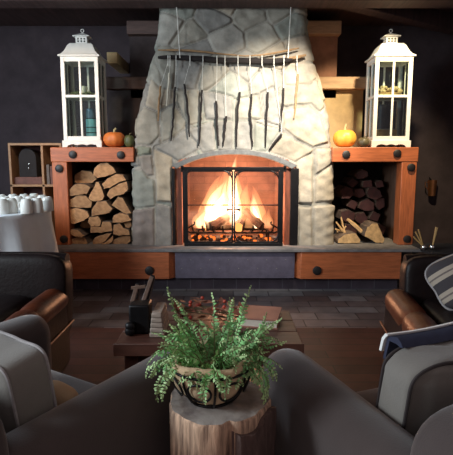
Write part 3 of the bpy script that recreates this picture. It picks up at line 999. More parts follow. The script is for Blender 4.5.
# ------------------------------------------------------------------ grate, burning logs, flames
gr = thing('fire_grate', 'black iron log grate inside the fireplace', 'grate', (0, 0.42, hz_top))
b = MB()
zgz = hz_top + 0.095
b.tube([(-0.40, 0.34, zgz), (0.40, 0.34, zgz)], 0.009, 8)
b.tube([(-0.36, 0.56, zgz), (0.36, 0.56, zgz)], 0.009, 8)
for k in range(9):
    x = -0.36 + 0.09 * k
    b.tube([(x * 1.08, 0.32, zgz + 0.07), (x * 1.05, 0.33, zgz + 0.02), (x, 0.36, zgz), (x * 0.95, 0.58, zgz)], 0.008, 6)
b.build('bars', M_BLACK, gr)
for x in (-0.34, 0.34):
    for y in (0.34, 0.56):
        b = MB(); b.tube([(x, y, hz_top), (x, y, zgz)], 0.009, 6); b.build('leg', M_BLACK, gr)
for k, sx_ in enumerate((-1, 1)):
    b = MB()
    pts = [(sx_ * 0.40 + sx_ * 0.04 * math.sin(i * 0.6) , 0.33, zgz + 0.012 * i) for i in range(10)]
    b.tube(pts, 0.008, 6); b.build('end_scroll', M_BLACK, gr)


def round_log(a, c, r, label, mats):
    a, c = Vector(a), Vector(c)
    b = MB()
    n = 7
    pts = [a.lerp(c, k / n) + Vector((0, 0, rnd.uniform(-.006, .006))) for k in range(n + 1)]
    b.tube(pts, [r * rnd.uniform(0.88, 1.08) for _ in pts], 10)
    m0 = b.M
    for i, f in enumerate(b.F):
        if len(f) == 10: m0[i] = 1
    return tag(b.build('burning_log', mats), label, 'log', 'logs burning in the fire')


M_GLOW = emit('glowing_end', (1.0, 0.40, 0.12), 2.2)
round_log((-0.27, 0.44, zgz + 0.06), (0.22, 0.52, zgz + 0.065), 0.055, 'charred log lying along the back of the burning fire', [M_CHAR, M_GLOW])
round_log((-0.22, 0.37, zgz + 0.05), (0.02, 0.50, zgz + 0.16), 0.045, 'charred log propped up to the right on the left of the fire', [M_CHAR, M_CHAR])
round_log((0.055, 0.33, zgz + 0.055), (0.10, 0.55, zgz + 0.10), 0.05, 'log with a glowing round end facing out in the fire', [M_CHAR, M_GLOW])
round_log((0.28, 0.38, zgz + 0.05), (0.12, 0.50, zgz + 0.19), 0.04, 'charred log propped up to the left on the right of the fire', [M_CHAR, M_CHAR])
b = MB()
for k in range(90):
    x, y = rnd.uniform(-0.40, 0.40), rnd.uniform(0.30, 0.66)
    r = rnd.uniform(0.010, 0.024)
    b.sup((x, y, hz_top + r * 0.75), (r, r, r * 0.8), 0.8, 0.8, 7, 5, m=rnd.choice([0, 0, 1]))
tag(b.build('embers', [M_CHAR, emit('ember_glow', (1.0, 0.22, 0.04), 1.6)]), 'glowing embers and ash under the grate', 'embers', kind='stuff')

FL_OUT = vol_emit('flame_orange', (1.0, 0.45, 0.18), 9.0)
FL_MID = vol_emit('flame_yellow', (1.0, 0.66, 0.36), 22.0)
FL_HOT = vol_emit('flame_white', (1.0, 0.82, 0.60), 45.0)


def flame(b, x, y, z, h, r, lean, seed, m):
    rr = random.Random(seed)
    n = 16
    pts, rs = [], []
    p1, p2 = rr.uniform(0, 6), rr.uniform(0, 6)
    for k in range(n + 1):
        f = k / n
        pts.append((x + lean * f ** 1.3 + 0.30 * r * math.sin(5.5 * f + p1) * f, y + 0.2 * r * math.sin(5 * f + p2) * f, z + h * f))
        prof = (math.sin(PI * min(1, (f * 0.92 + 0.08)) ** 0.62)) * (1 - 0.25 * f)
        rs.append(max(0.0015, r * prof * (1 + 0.10 * math.sin(9 * f + p2))))
    b.tube(pts, rs, 12, m)


zf = zgz + 0.03
bo, bm_, bh = MB(), MB(), MB()
for (x, y, h, r, l, s) in [(-0.25, 0.46, 0.52, 0.125, 0.14, 1), (-0.08, 0.48, 0.62, 0.13, 0.06, 2), (0.03, 0.50, 0.73, 0.10, 0.0, 3), (0.14, 0.47, 0.44, 0.10, -0.01, 4),
                           (0.27, 0.45, 0.42, 0.09, -0.09, 5), (-0.34, 0.44, 0.24, 0.07, 0.06, 6), (0.35, 0.43, 0.2, 0.06, -0.02, 12), (-0.12, 0.52, 0.56, 0.09, 0.02, 13)]:
    flame(bo, x, y, zf, h, r, l, s, 0)
for (x, y, h, r, l, s) in [(-0.23, 0.45, 0.46, 0.095, 0.13, 7), (0.0, 0.48, 0.70, 0.085, 0.02, 8), (0.25, 0.45, 0.36, 0.06, -0.08, 9), (-0.10, 0.46, 0.48, 0.075, 0.05, 14), (-0.32, 0.43, 0.18, 0.05, 0.04, 17)]:
    flame(bm_, x, y, zf, h, r, l, s, 0)
for (x, y, h, r, l, s) in [(-0.19, 0.45, 0.38, 0.065, 0.10, 10), (0.01, 0.46, 0.48, 0.062, 0.01, 11), (0.24, 0.44, 0.24, 0.035, -0.04, 15), (-0.24, 0.43, 0.22, 0.05, 0.04, 16)]:
    flame(bh, x, y, zf, h, r, l, s, 0)
fo = thing('fire_flames', 'tall orange and white flames burning behind the fire screen', 'fire', (0, 0.46, zf))
fo['kind'] = 'stuff'
bo.build('outer_flames', FL_OUT, fo, smooth=180)
bm_.build('inner_flames', FL_MID, fo, smooth=180)
bh.build('hot_core', FL_HOT, fo, smooth=180)

# ------------------------------------------------------------------ twig hanging
tw = thing('twig_hanging', 'row of dark twigs hung by white threads from a branch on the chimney', 'wall hanging', (0, 0.12, 1.4))
YT = 0.19


def ptsY(l, Y=YT): return [at(x, y, Y) for x, y in l]


b = MB()
br = [(158, 57.5), (168, 57), (180, 57.5), (192, 58.5), (205, 59), (218, 60.5), (232, 60.5), (246, 60.8), (260, 61.5), (274, 61.2), (288, 60), (297, 57)]
b.tube(ptsY(br), [0.012, 0.018, 0.021, 0.023, 0.025, 0.026, 0.026, 0.026, 0.026, 0.025, 0.022, 0.012], 8)
b.build('branch', M_TWIG, tw)
b = MB()
b.tube(ptsY([(158, 50), (172, 50), (190, 50.5), (206, 52), (222, 54), (245, 56), (262, 55), (275, 53), (290, 50), (299, 48)], 0.185), [0.006, 0.009, 0.010, 0.009, 0.007, 0.006, 0.007, 0.009, 0.010, 0.006], 7)
b.build('driftwood_stick', M_TWIGTAN, tw)
b = MB()
b.tube(ptsY([(286, 59), (296, 57.5), (306, 55)], 0.185), [0.012, 0.016, 0.010], 7)
b.build('pale_branch_end', M_TWIGTAN, tw)
for (x0, x1) in ((176.5, 180), (291, 288)):
    b = MB(); p = at(x1, 58, 0.165); q = at(x0, 0, 0.165); q.z = 2.475
    b.tube([q, p], 0.0042, 6); b.build('cord', M_CORD, tw)
twigs = [  # colour, thread top, points
    (1, 168, [(160.5, 86), (159, 103), (158, 121)]), (2, 170, [(169.5, 73), (168, 90), (166.5, 106)]), (0, 176, [(175, 87), (174, 105), (173, 122), (171, 141)]),
    (0, 190, [(184, 84), (187, 103), (189, 122), (189.5, 137)]), (0, 203, [(202, 90), (201, 110), (200, 128), (198.5, 146)]),
    (0, 217, [(216.5, 101), (217, 122), (218.5, 146)]), (0, 225, [(226, 116), (224.5, 133), (223, 146)]), (0, 238, [(240, 92), (237.5, 110), (236.5, 147)]),
    (0, 250, [(251.5, 94), (250, 112), (251.5, 130), (252.5, 147)]), (0, 262, [(268, 92), (267, 112), (265.5, 147)]), (0, 284, [(283.5, 88), (282, 110), (280, 129)]),
    (1, 297, [(298, 74), (296, 95), (294, 118)]), (0, 274, [(282, 134), (274, 143), (269, 150)])]
for ci, tx_, l in twigs:
    b = MB()
    P = []
    base = ptsY(l, 0.205)
    for i in range(len(base) - 1):
        for k in range(4): P.append(base[i].lerp(base[i + 1], k / 4) + Vector((rnd.uniform(-.004, .004), rnd.uniform(-.004, .004), 0)))
    P.append(base[-1])
    k = len(P)
    r0 = 0.0112 if ci == 0 else 0.011
    b.tube(P, [r0 * (0.75 + 0.35 * math.sin(PI * (i + 1) / (k + 1))) * (1 - 0.35 * i / k) for i in range(k)], 7)
    b.build('twig', [M_TWIG, M_TWIGTAN, M_TWIGPALE][ci], tw)
    b = MB(); b.tube([at(tx_, 56, 0.166), at(tx_ , 62.5, 0.164), base[0]], 0.0016, 5); b.tube([at(tx_, 55.5, 0.163), at(tx_, 58, 0.158), at(tx_, 64.5, 0.158), at(tx_, 66, 0.163)], 0.0036, 6); b.build('thread', M_CORD, tw)


# ------------------------------------------------------------------ lanterns
def lantern(loc, label):
    t_ = thing('lantern', label, 'lantern', loc)
    W_, Dp, Hb = 0.336, 0.285, 0.800
    w2, d2_ = W_ / 2, Dp / 2
    b = MB()
    # plinth with scalloped apron on each side
    def apron(L_, n=26):
        pr = []
        for k in range(n + 1):
            f = k / n
            x = -L_ / 2 + L_ * f
            z = 0.0
            if 0.14 < f < 0.86: z = 0.016 + 0.010 * abs(math.sin(3 * PI * (f - 0.14) / 0.72))
            pr.append((x, z))
        return pr + [(L_ / 2, 0.062), (-L_ / 2, 0.062)]
    for sy in (-1, 1):
        y = sy * (d2_ + 0.006)
        b.prism(apron(W_ + 0.024), y - 0.006, y + 0.006)
    for sx_ in (-1, 1):
        bb = MB(); bb.prism(apron(Dp + 0.012), -0.006, 0.006)
        Rm = Matrix.Translation((sx_ * (w2 + 0.006), 0, 0)) @ Matrix.Rotation(PI / 2, 4, 'Z')
        b.add([Rm @ v for v in bb.V], bb.F)
    b.box(-w2, w2, -d2_, d2_, 0.046, 0.066)
    b.build('plinth', M_WHITE, t_, local=True, bevel=0.002)
    b = MB()
    for sx_ in (-1, 1):
        for sy in (-1, 1):
            b.box(sx_ * w2 - (0.034 if sx_ > 0 else 0), sx_ * w2 + (0.034 if sx_ < 0 else 0), sy * d2_ - (0.03 if sy > 0 else 0), sy * d2_ + (0.03 if sy < 0 else 0), 0.062, Hb)
    for z0, z1 in ((0.062, 0.10), (Hb - 0.042, Hb), (0.445, 0.468)):
        for sy in (-1, 1): b.box(-w2 + .03, w2 - .03, sy * (d2_ - 0.012) - 0.009, sy * (d2_ - 0.012) + 0.009, z0, z1)
        for sx_ in (-1, 1): b.box(sx_ * (w2 - 0.012) - 0.009, sx_ * (w2 - 0.012) + 0.009, -d2_ + .026, d2_ - .026, z0, z1)
    for sy in (-1, 1): b.box(-0.009, 0.009, sy * (d2_ - 0.012) - 0.007, sy * (d2_ - 0.012) + 0.007, 0.09, Hb - 0.03)
    for sx_ in (-1, 1): b.box(sx_ * (w2 - 0.012) - 0.007, sx_ * (w2 - 0.012) + 0.007, -0.009, 0.009, 0.09, Hb - 0.03)
    b.build('frame', M_WHITE, t_, local=True, bevel=0.0025)
    b = MB(); b.box(-w2 + 0.02, w2 - 0.02, -d2_ + 0.02, d2_ - 0.02, 0.452, 0.462)
    b.build('shelf', M_WHITE, t_, local=True)
    for sy in (-1, 1):
        b = MB(); b.box(-w2 + .03, w2 - .03, sy * (d2_ - 0.014) - 0.0015, sy * (d2_ - 0.014) + 0.0015, 0.095, Hb - 0.04)
        b.build('glass_pane', M_GLASS, t_, local=True, smooth=0)
    for sx_ in (-1, 1):
        b = MB(); b.box(sx_ * (w2 - 0.014) - 0.0015, sx_ * (w2 - 0.014) + 0.0015, -d2_ + .026, d2_ - .026, 0.095, Hb - 0.04)
        b.build('glass_pane', M_GLASS, t_, local=True, smooth=0)
    # concave pagoda roof
    b = MB()
    prof = [(1.0, Hb - 0.001), (1.10, Hb + 0.002), (1.10, Hb + 0.014), (0.97, Hb + 0.026), (0.84, Hb + 0.052), (0.75, Hb + 0.082), (0.68, Hb + 0.108), (0.57, Hb + 0.128), (0.40, Hb + 0.130)]
    vs = []
    for s, z in prof:
        ex, ey = w2 * s, d2_ * s
        vs += [(-ex, -ey, z), (ex, -ey, z), (ex, ey, z), (-ex, ey, z)]
    fs_ = [(3, 2, 1, 0)]
    for i in range(len(prof) - 1):
        for k in range(4): fs_.append((i * 4 + k, i * 4 + (k + 1) % 4, (i + 1) * 4 + (k + 1) % 4, (i + 1) * 4 + k))
    fs_.append(tuple(4 * (len(prof) - 1) + k for k in range(4)))
    b.add(vs, fs_)
    b.build('roof', M_WHITE, t_, local=True, smooth=20)
    zc = Hb + 0.130
    c = thing('cupola', None, None)
    bpy.data.objects.remove(c)
    b = MB(); b.box(-0.052, 0.052, -0.046, 0.046, zc, zc + 0.064)
    cu = b.build('cupola', M_WHITE, t_, local=True, bevel=0.002)
    b = MB()
    for z in (zc + 0.022, zc + 0.044):
        for x in (-0.028, 0, 0.028):
            b.tube([(x, -0.0475, z), (x, -0.0455, z)], 0.008, 10)
    for z in (zc + 0.022, zc + 0.044):
        for y in (-0.02, 0.02):
            for sx_ in (-1, 1): b.tube([(sx_ * 0.0535, y, z), (sx_ * 0.0515, y, z)], 0.008, 10)
    b.build('vent_holes', M_DARKIN, cu, local=True)
    b = MB()
    vs = []
    for s, z in ((0.074, zc + 0.064), (0.074, zc + 0.070), (0.05, zc + 0.082), (0.012, zc + 0.100)):
        vs += [(-s, -s * .88, z), (s, -s * .88, z), (s, s * .88, z), (-s, s * .88, z)]
    fs_ = [(3, 2, 1, 0)] + [(i * 4 + k, i * 4 + (k + 1) % 4, i * 4 + 4 + (k + 1) % 4, i * 4 + 4 + k) for i in range(3) for k in range(4)] + [(12, 13, 14, 15)]
    b.add(vs, fs_)
    b.build('cupola_roof', M_WHITE, t_, local=True, smooth=20)
    b = MB()
    b.tube([(0, 0, zc + 0.095), (0, 0, zc + 0.112)], 0.006, 8)
    b.tube([(0.014 * math.cos(k * PI / 7), 0, zc + 0.124 + 0.014 * math.sin(k * PI / 7)) for k in range(14)], 0.0035, 6, closed=True)
    b.build('finial', M_WHITE, t_, local=True)
    return t_


zl = 1.2855
LX, LY = -1.378, 0.395
RX, RY = 1.442, 0.395
lantern((LX, LY, zl), 'tall white lantern with pagoda roof on the left mantel')
lantern((RX, RY, zl), 'tall white lantern with pagoda roof on the right mantel')

# lantern contents


def pillar(name, x, y, z, r, h, mat, label, cat, wick=True):
    t_ = thing(name, label, cat, (x, y, z))
    b = MB(); b.lathe([(0.0, 0), (r, 0.0), (r, h - 0.004), (r - 0.004, h), (r * 0.6, h - 0.004), (0.0, h - 0.005)], (x, y, z), 24)
    b.build('body', mat, t_)
    if wick:
        b = MB(); b.tube([(x, y, z + h - 0.006), (x + 0.001, y, z + h + 0.012)], 0.0018, 6); b.build('wick', M_BLACK, t_)
    return t_


t_ = pillar('pillar_candle', LX + 0.055, LY - 0.02, zl + 0.066, 0.048, 0.20, M_REFLPALE, 'pale blue candle shape with dark bands, added as reflection in left lantern', 'candle')  # candle shape added in place of a reflection on the glass
b = MB()
for z in (0.066, 0.115, 0.195): b.lathe([(0.0485, z), (0.0495, z), (0.0495, z + 0.008), (0.0485, z + 0.008)], (LX + 0.055, LY - 0.02, zl + 0.066), 24)
b.build('band', M_BLACK, t_)
pillar('pillar_candle', LX + 0.02, LY + 0.085, zl + 0.066, 0.04, 0.30, M_REFLDARK, 'taller slate blue candle shape behind, added as reflection in left lantern', 'candle')  # second shape added for the bluish reflection
pillar('pillar_candle', LX - 0.01, LY + 0.0, zl + 0.462, 0.036, 0.10, M_WAX, 'cream candle on the upper shelf of the left lantern', 'candle')
b = MB()
for k in range(46):
    a, r = rnd.uniform(0, 6.28), rnd.uniform(0.06, 0.115)
    b.sup((LX + r * math.cos(a) * 1.1, LY + r * 0.85 * math.sin(a), zl + 0.462 + 0.014 + rnd.uniform(0, 0.02)), (0.02, 0.02, 0.014), 1, 1, 7, 5)
tag(b.build('moss_ring', M_GREENRIND), 'dull green ring of moss around the cream candle in the left lantern', 'moss', kind='stuff')
# right lantern
t_ = thing('flower_basket', 'basket of dried cream flowers on upper shelf of the right lantern', 'basket', (RX, RY, zl + 0.462))
b = MB(); b.lathe([(0.0, 0), (0.095, 0.0), (0.108, 0.035), (0.10, 0.035), (0.0, 0.03)], (RX, RY, zl + 0.462), 20)
b.build('basket', M_KRAFT, t_)
b = MB()
for k in range(34):
    a, r = rnd.uniform(0, 6.28), 0.11 * math.sqrt(rnd.random())
    s = rnd.uniform(0.018, 0.030)
    b.sup((RX + r * math.cos(a) * 1.15, RY + r * math.sin(a) * .85, zl + 0.462 + 0.042 + rnd.uniform(0, 0.05)), (s, s, s * .85), 1, 1, 8, 6)
b.build('dried_flowers', M_DRIED, t_, smooth=180)
t_ = thing('candle_box', 'kraft wrapped candle block on the floor of the right lantern', 'candle', (RX - 0.015, RY - 0.01, zl + 0.066))
b = MB(); b.box(RX - 0.105, RX + 0.075, RY - 0.08, RY + 0.06, zl + 0.0665, zl + 0.165); b.build('block', M_KRAFT, t_, bevel=0.008)
b = MB(); b.box(RX - 0.098, RX + 0.068, RY - 0.073, RY + 0.053, zl + 0.165, zl + 0.17); b.build('wax_top', M_WAX, t_)
pillar('pillar_candle', RX - 0.04, RY - 0.01, zl + 0.17, 0.062, 0.22, M_PLUM, 'dark plum candle standing on the kraft block in right lantern', 'candle')


# ------------------------------------------------------------------ pumpkins and gourds
def pumpkin(name, c, r, h, ribs, mat, stem_mat, label, cat, stem_h=0.05, lean=0.02):
    t_ = thing(name, label, cat, c)
    b = MB()
    n = 48
    prof = []
    for k in range(15):
        f = k / 14
        a = -PI / 2 + PI * f
        prof.append((r * math.cos(a) ** 0.75 if math.cos(a) > 1e-6 else 0.0, h / 2 + h / 2 * math.sin(a) * (1 - 0.10 * (f > .9)) - (0.012 if f == 1 else 0)))
    b.lathe(prof, c, n, wob=lambda a, z: 1 - 0.07 * abs(math.sin(ribs * a / 2)) ** 0.6 if False else 0.95 + 0.05 * abs(math.cos(ribs * a / 2)) ** 0.6)
    b.build('fruit', mat, t_, smooth=60)
    b = MB()
    c = Vector(c)
    b.tube([c + Vector((0, 0, h - 0.02)), c + Vector((lean * .2, 0, h + stem_h * .5)), c + Vector((lean, 0, h + stem_h))], [r * 0.14, r * 0.09, r * 0.10], 7)
    b.build('stalk', stem_mat, t_)
    return t_


def mant(px, Y): return (at(px, 146, Y).x, Y, zl)


pumpkin('pumpkin', mant(114.5, 0.33), 0.105, 0.145, 10, M_ORANGE, M_STEM, 'round orange pumpkin beside the left lantern', 'pumpkin', 0.03)
pumpkin('gourd', mant(129.5, 0.29), 0.048, 0.115, 6, M_GREENRIND, M_STEMDK, 'small dark green gourd beside the orange pumpkin', 'gourd', 0.015)
pumpkin('pumpkin', mant(344.5, 0.32), 0.108, 0.165, 10, M_YELLOW, M_STEM, 'glossy yellow pumpkin with pale stalk on the right mantel', 'pumpkin', 0.05, 0.012)
pumpkin('gourd', mant(363.5, 0.245), 0.056, 0.09, 7, M_OLIVE, M_STEMDK, 'small olive gourd between yellow pumpkin and right lantern', 'gourd', 0.004)

# ------------------------------------------------------------------ left: cubby shelf, table, mugs
YC = 0.45
xs = [at(8, 150, YC).x, at(9.5, 150, YC).x, at(40.5, 150, YC).x, -1.66]
cub = thing('cubby_shelf', 'open cubby shelf with light wooden edges at far left', 'shelf', ((xs[0] - 1.66) / 2, YC + 0.13, 0))
ztc = at(0, 143, YC).z; zmc = at(0, 184.5, YC).z
tb = 0.022
b = MB(); b.box(xs[0], -1.64, YC, YC + 0.26, ztc - tb, ztc); b.build('top_board', M_SHELF, cub, bevel=0.002)
b = MB(); b.box(xs[0], -1.64, YC, YC + 0.26, zmc - tb, zmc); b.build('shelf_board', M_SHELF, cub, bevel=0.002)
b = MB(); b.box(xs[0], -1.64, YC, YC + 0.26, 0.3, 0.32); b.build('shelf_board', M_SHELF, cub, bevel=0.002)
for x in (xs[0], xs[2], -1.66):
    b = MB(); b.box(x, x + tb, YC, YC + 0.26, 0.0, ztc - tb); b.build('upright', M_SHELF, cub, bevel=0.002)
b = MB(); b.box(xs[0], -1.64, YC + 0.25, YC + 0.26, 0.0, ztc); b.build('back_panel', M_SHELFBK, cub)
# things on the shelf
cxs = at(29, 160, YC + 0.1).x
ml = thing('mantel_clock', 'dark arched mantel clock with bright glints on cubby shelf', 'clock', (cxs, YC + 0.12, zmc))
pl = []
for k in range(13):
    a = PI * k / 12
    pl.append((cxs + 0.085 * math.cos(a), zmc + 0.25 + 0.095 * math.sin(a)))
b = MB(); b.prism([(cxs + 0.085, zmc + 0.07)] + pl + [(cxs - 0.085, zmc + 0.07)], YC + 0.06, YC + 0.17); b.build('case', M_DARKIN, ml, bevel=0.004)
b = MB(); b.box(cxs - 0.14, cxs + 0.14, YC + 0.04, YC + 0.19, zmc, zmc + 0.07); b.build('base', M_BOOKR, ml, bevel=0.004)
b = MB()
b.sup((cxs + 0.01, YC + 0.055, zmc + 0.155), (0.011, 0.008, 0.011), 1, 1, 10, 8)
b.sup((cxs + 0.018, YC + 0.055, zmc + 0.20), (0.008, 0.006, 0.008), 1, 1, 10, 8)
b.build('added_glint', M_SILVER, ml)  # silver beads added to stand for glints on the case
for k, (dx, h, mat, lab) in enumerate([(0.035, 0.19, M_BOOKG, 'grey book standing left in the narrow cubby'), (0.070, 0.175, M_BOOKR, 'brown book standing in the middle of the narrow cubby'), (0.105, 0.20, M_BOOKG, 'grey brown book standing right in the narrow cubby')]):
    x = xs[2] + tb + dx - 0.02
    t_ = thing('book', lab, 'book', (x + 0.012, YC + 0.1, zmc), group='books in the narrow cubby')
    b = MB(); b.box(x, x + 0.004, YC + 0.03, YC + 0.17, zmc, zmc + h); b.box(x + 0.022, x + 0.026, YC + 0.03, YC + 0.17, zmc, zmc + h); b.box(x, x + 0.026, YC + 0.026, YC + 0.03, zmc, zmc + h)
    b.build('cover', mat, t_)
    b = MB(); b.box(x + 0.004, x + 0.022, YC + 0.03, YC + 0.165, zmc + 0.004, zmc + h - 0.004); b.build('pages', M_PAPER, t_)

# round table with cloth
TX, TY, TZ, TR = -2.03, -0.66, 0.80, 0.62
tbl = thing('round_table', 'round table hidden under a white cloth at far left', 'table', (TX, TY, 0))
b = MB(); b.lathe([(0, TZ - 0.03), (TR - 0.01, TZ - 0.03), (TR - 0.01, TZ - 0.006), (0, TZ - 0.006)], (TX, TY, 0), 40); b.build('tabletop', M_DARKIN, tbl)
b = MB(); b.lathe([(0.0, 0.0), (0.28, 0.0), (0.27, 0.03), (0.05, 0.06), (0.045, TZ - 0.03), (0.0, TZ - 0.03)], (TX, TY, 0), 20); b.build('pedestal', M_DARKIN, tbl)
b = MB()
n = 120


def cloth_r(a, drop):
    return TR + 0.008 + 0.05 * drop + drop * 0.10 * (math.sin(11 * a + 0.6) + 0.4 * math.sin(23 * a + 1.1))


vs, fs_ = [(TX, TY, TZ)], []
levels = [(0.5, 0), (0.97, 0), (1.0, 0.004)] + [(None, d) for d in (0.03, 0.12, 0.25, 0.38, 0.50, 0.60, 0.68)]
for s, d in levels:
    for k in range(n):
        a = 2 * PI * k / n
        r = TR * s if s is not None and s < 1 else cloth_r(a, d)
        vs.append((TX + r * math.cos(a), TY + r * math.sin(a), TZ - d))
for k in range(n): fs_.append((0, 1 + k, 1 + (k + 1) % n))
for i in range(len(levels) - 1):
    for k in range(n): fs_.append((1 + i * n + k, 1 + (i + 1) * n + k, 1 + (i + 1) * n + (k + 1) % n, 1 + i * n + (k + 1) % n))
b.add(vs, fs_)
cl = b.build('tablecloth', M_CLOTH, smooth=80)
s_ = cl.modifiers.new('solid', 'SOLIDIFY'); s_.thickness = 0.003; s_.offset = 1
tag(cl, 'white cloth draped in folds over the round table', 'tablecloth')


def make_mug(loc, rz, label):
    t_ = thing('mug', label, 'mug', loc, rz, 'upturned white mugs on the table')
    b = MB()
    b.lathe([(0.036, 0.0), (0.040, 0.0), (0.042, 0.004), (0.041, 0.03), (0.039, 0.075), (0.034, 0.094), (0.028, 0.100), (0.026, 0.104), (0.021, 0.104), (0.020, 0.100), (0.0, 0.100)], (0, 0, 0), 24)
    b.build('cup', M_CERAM, t_, local=True, smooth=50)
    b = MB()
    b.tube([(0.038, 0, 0.022)] + [(0.040 + 0.028 * math.sin(a), 0, 0.050 - 0.028 * math.cos(a)) for a in [PI * k / 10 for k in range(1, 10)]] + [(0.038, 0, 0.078)], 0.0055, 8)
    b.build('handle', M_CERAM, t_, local=True)
    return t_


def mug_at(px, d):
    # a spot on the table top seen at pixel column px, d metres from the camera along y
    Y = CAM.y + d + 0.12
    return (at(px, 215, Y).x, Y, TZ + 0.0035)


mugs = [(3, 3.16, 'upturned white mug in the front row at left edge of the photo'), (27, 3.18, 'upturned white mug, third from right in the front row'),
        (12, 3.22, 'upturned white mug in the front row, second from left edge'), (37.5, 3.24, 'upturned white mug, second from right in the front row'), (48, 3.36, 'rightmost upturned white mug, handle at its left'),
        (6, 3.36, 'upturned white mug at left end of the second row'), (19, 3.40, 'upturned white mug in the middle of the second row'), (31, 3.40, 'upturned white mug in second row behind the front gap'), (43, 3.52, 'upturned white mug at right end of the second row'),
        (2, 3.56, 'upturned white mug at left end of the back row'), (14, 3.60, 'upturned white mug in the back row, second from left'), (25, 3.62, 'upturned white mug in the back row, second from right'), (35, 3.68, 'upturned white mug at right end of the back row')]
m0 = None
for px, d, lab in mugs:
    if m0 is None:
        m0 = make_mug(mug_at(px, d), PI * 0.95, lab)
    else:
        c = copy_tree(m0); c.location = mug_at(px, d); c.rotation_euler = (0, 0, PI + rnd.uniform(-0.5, 0.5)); c['label'] = lab

# ------------------------------------------------------------------ right background: sconce, side table, cups with sticks
p = at(432, 188, 1.36)
t_ = thing('copper_pitcher', 'copper cup hanging on the dark wall at far right', 'pitcher', (p.x, p.y, p.z - 0.09))
b = MB(); b.lathe([(0.0, -0.09), (0.040, -0.09), (0.046, 0.0), (0.052, 0.09), (0.046, 0.09), (0.038, -0.075), (0.0, -0.08)], p, 24); b.build('cup', M_COPPER, t_)
b = MB(); b.tube([p + Vector((-0.048, 0, 0.06)), p + Vector((-0.08, 0, 0.07)), p + Vector((-0.082, 0, 0.02)), p + Vector((-0.044, 0, -0.02))], 0.006, 7); b.build('handle', M_COPPER, t_)
b = MB(); b.tube([p + Vector((0, 0.02, 0.08)), p + Vector((0, 0.10, 0.12))], 0.008, 6); b.build('hook', M_BLACK, t_)

STZ = at(0, 250, -0.1).z
st = thing('side_table', 'low dark side table right of the hearth', 'table', (2.03, -0.02, 0))
b = MB(); b.box(1.66, 2.40, -0.24, 0.25, STZ - 0.03, STZ); b.build('tabletop', M_DARKIN, st, bevel=0.004)
for x in (1.70, 2.36):
    for y in (-0.2, 0.21):
        b = MB(); b.box(x - 0.02, x + 0.02, y - 0.02, y + 0.02, 0, STZ - 0.03); b.build('leg', M_DARKIN, st)
for px, lab, spread in ((423.5, 'small silver cup of brass sticks, left one on the side table', [(-0.075, 0.13), (-0.05, 0.15), (-0.09, 0.085)]),
                        (432, 'small silver cup holding one brass stick, right one on the side table', [(0.028, 0.17), (0.038, 0.165)])):
    q = at(px, 250, -0.1); q.z = STZ
    t_ = thing('silver_cup', lab, 'cup', q, group='silver cups on the side table')
    b = MB(); b.lathe([(0, 0), (0.014, 0.0), (0.022, 0.008), (0.026, 0.022), (0.022, 0.042), (0.018, 0.046), (0.014, 0.044), (0.0, 0.04)], q, 18); b.build('cup', M_SILVER, t_, smooth=60)
    for dx, dz in spread:
        b = MB(); b.tube([q + Vector((dx * .1, 0, 0.036)), q + Vector((dx, 0.01, 0.03 + dz))], [0.006, 0.008], 6); b.build('stick', M_BRASS, t_)


# ------------------------------------------------------------------ leather club chairs (backs to the hearth)
def roll(b, p0, p1, r, m=0, n=18, sag=0.0, seg=10, flat=1.0):
    p0, p1 = Vector(p0), Vector(p1)
    pts = [p0.lerp(p1, k / seg) for k in range(seg + 1)]
    rs = []
    for k in range(seg + 1):
        f = min(k, seg - k) / seg
        rs.append(r * (0.86 + 0.14 * min(1, f * 8)))
    b.tube(pts, rs, n, m)


def club_chair(loc, rz, label, mirror):
    """local: faces +Y, back at -Y; mirror narrows the back; arm rolls have light put into a browner colour"""
    t_ = thing('leather_armchair', label, 'armchair', loc, rz)
    W2 = 0.44
    b = MB()
    b.sup((0, 0.02, 0.235), (W2 - 0.1, 0.36, 0.155), 0.25, 0.2, 32, 14); b.build('base', M_LEATHER, t_, local=True)
    b = MB(); b.sup((0, 0.06, 0.42), (W2 - 0.155, 0.32, 0.075), 0.4, 0.3, 32, 14); b.build('seat_cushion', M_LEATHER, t_, local=True)
    b = MB()
    Rb = Matrix.Rotation(math.radians(8), 3, 'X')
    bw = W2 - (0.10 if mirror else 0.01)
    b.sup((0, -0.335, 0.44), (bw, 0.085, 0.235), 0.28, 0.25, 40, 18, rot=Rb); b.build('backrest', M_LEATHER, t_, local=True)
    b = MB()
    roll(b, (-bw + 0.02, -0.38, 0.625), (bw - 0.02, -0.38, 0.625), 0.052); b.build('back_roll', M_LEATHER, t_, local=True, smooth=60)
    for s in (-1, 1):
        b = MB()
        b.sup((s * (W2 - 0.085), 0.03, 0.26), (0.075, 0.37, 0.19), 0.2, 0.2, 32, 12)
        b.build('arm', M_LEATHER, t_, local=True)
        b = MB()
        x = s * (W2 - 0.075)
        roll(b, (x, -0.33, 0.435), (x, 0.06, 0.435), 0.070)
        b.build('arm_roll', M_LEATHERLIT, t_, local=True, smooth=60)
        b = MB()
        roll(b, (x, 0.062, 0.435), (x, 0.40, 0.425), 0.072)
        b.build('arm_roll', M_LEATHERLIT, t_, local=True, smooth=60)
        b = MB(); b.tube([(s * (W2 - 0.005), -0.36, 0.30), (s * (W2 - 0.005), 0.38, 0.30)], 0.006, 6)
        b.build('piping', M_LEATHERLIT, t_, local=True)
        for y in (-0.30, 0.33):
            b = MB(); b.lathe([(0.022, 0.0), (0.03, 0.08), (0.0, 0.085)], (s * (W2 - 0.1), y, 0), 10); b.build('leg', M_DARKIN, t_, local=True)
    return t_


club_chair((-1.335, -2.02, 0), PI, 'dark leather armchair at left with fire-lit brown arm', False)
club_chair((1.165, -2.10, 0), PI + math.radians(-7), 'dark leather armchair at right with rounded lit brown arm and striped pillow', True)

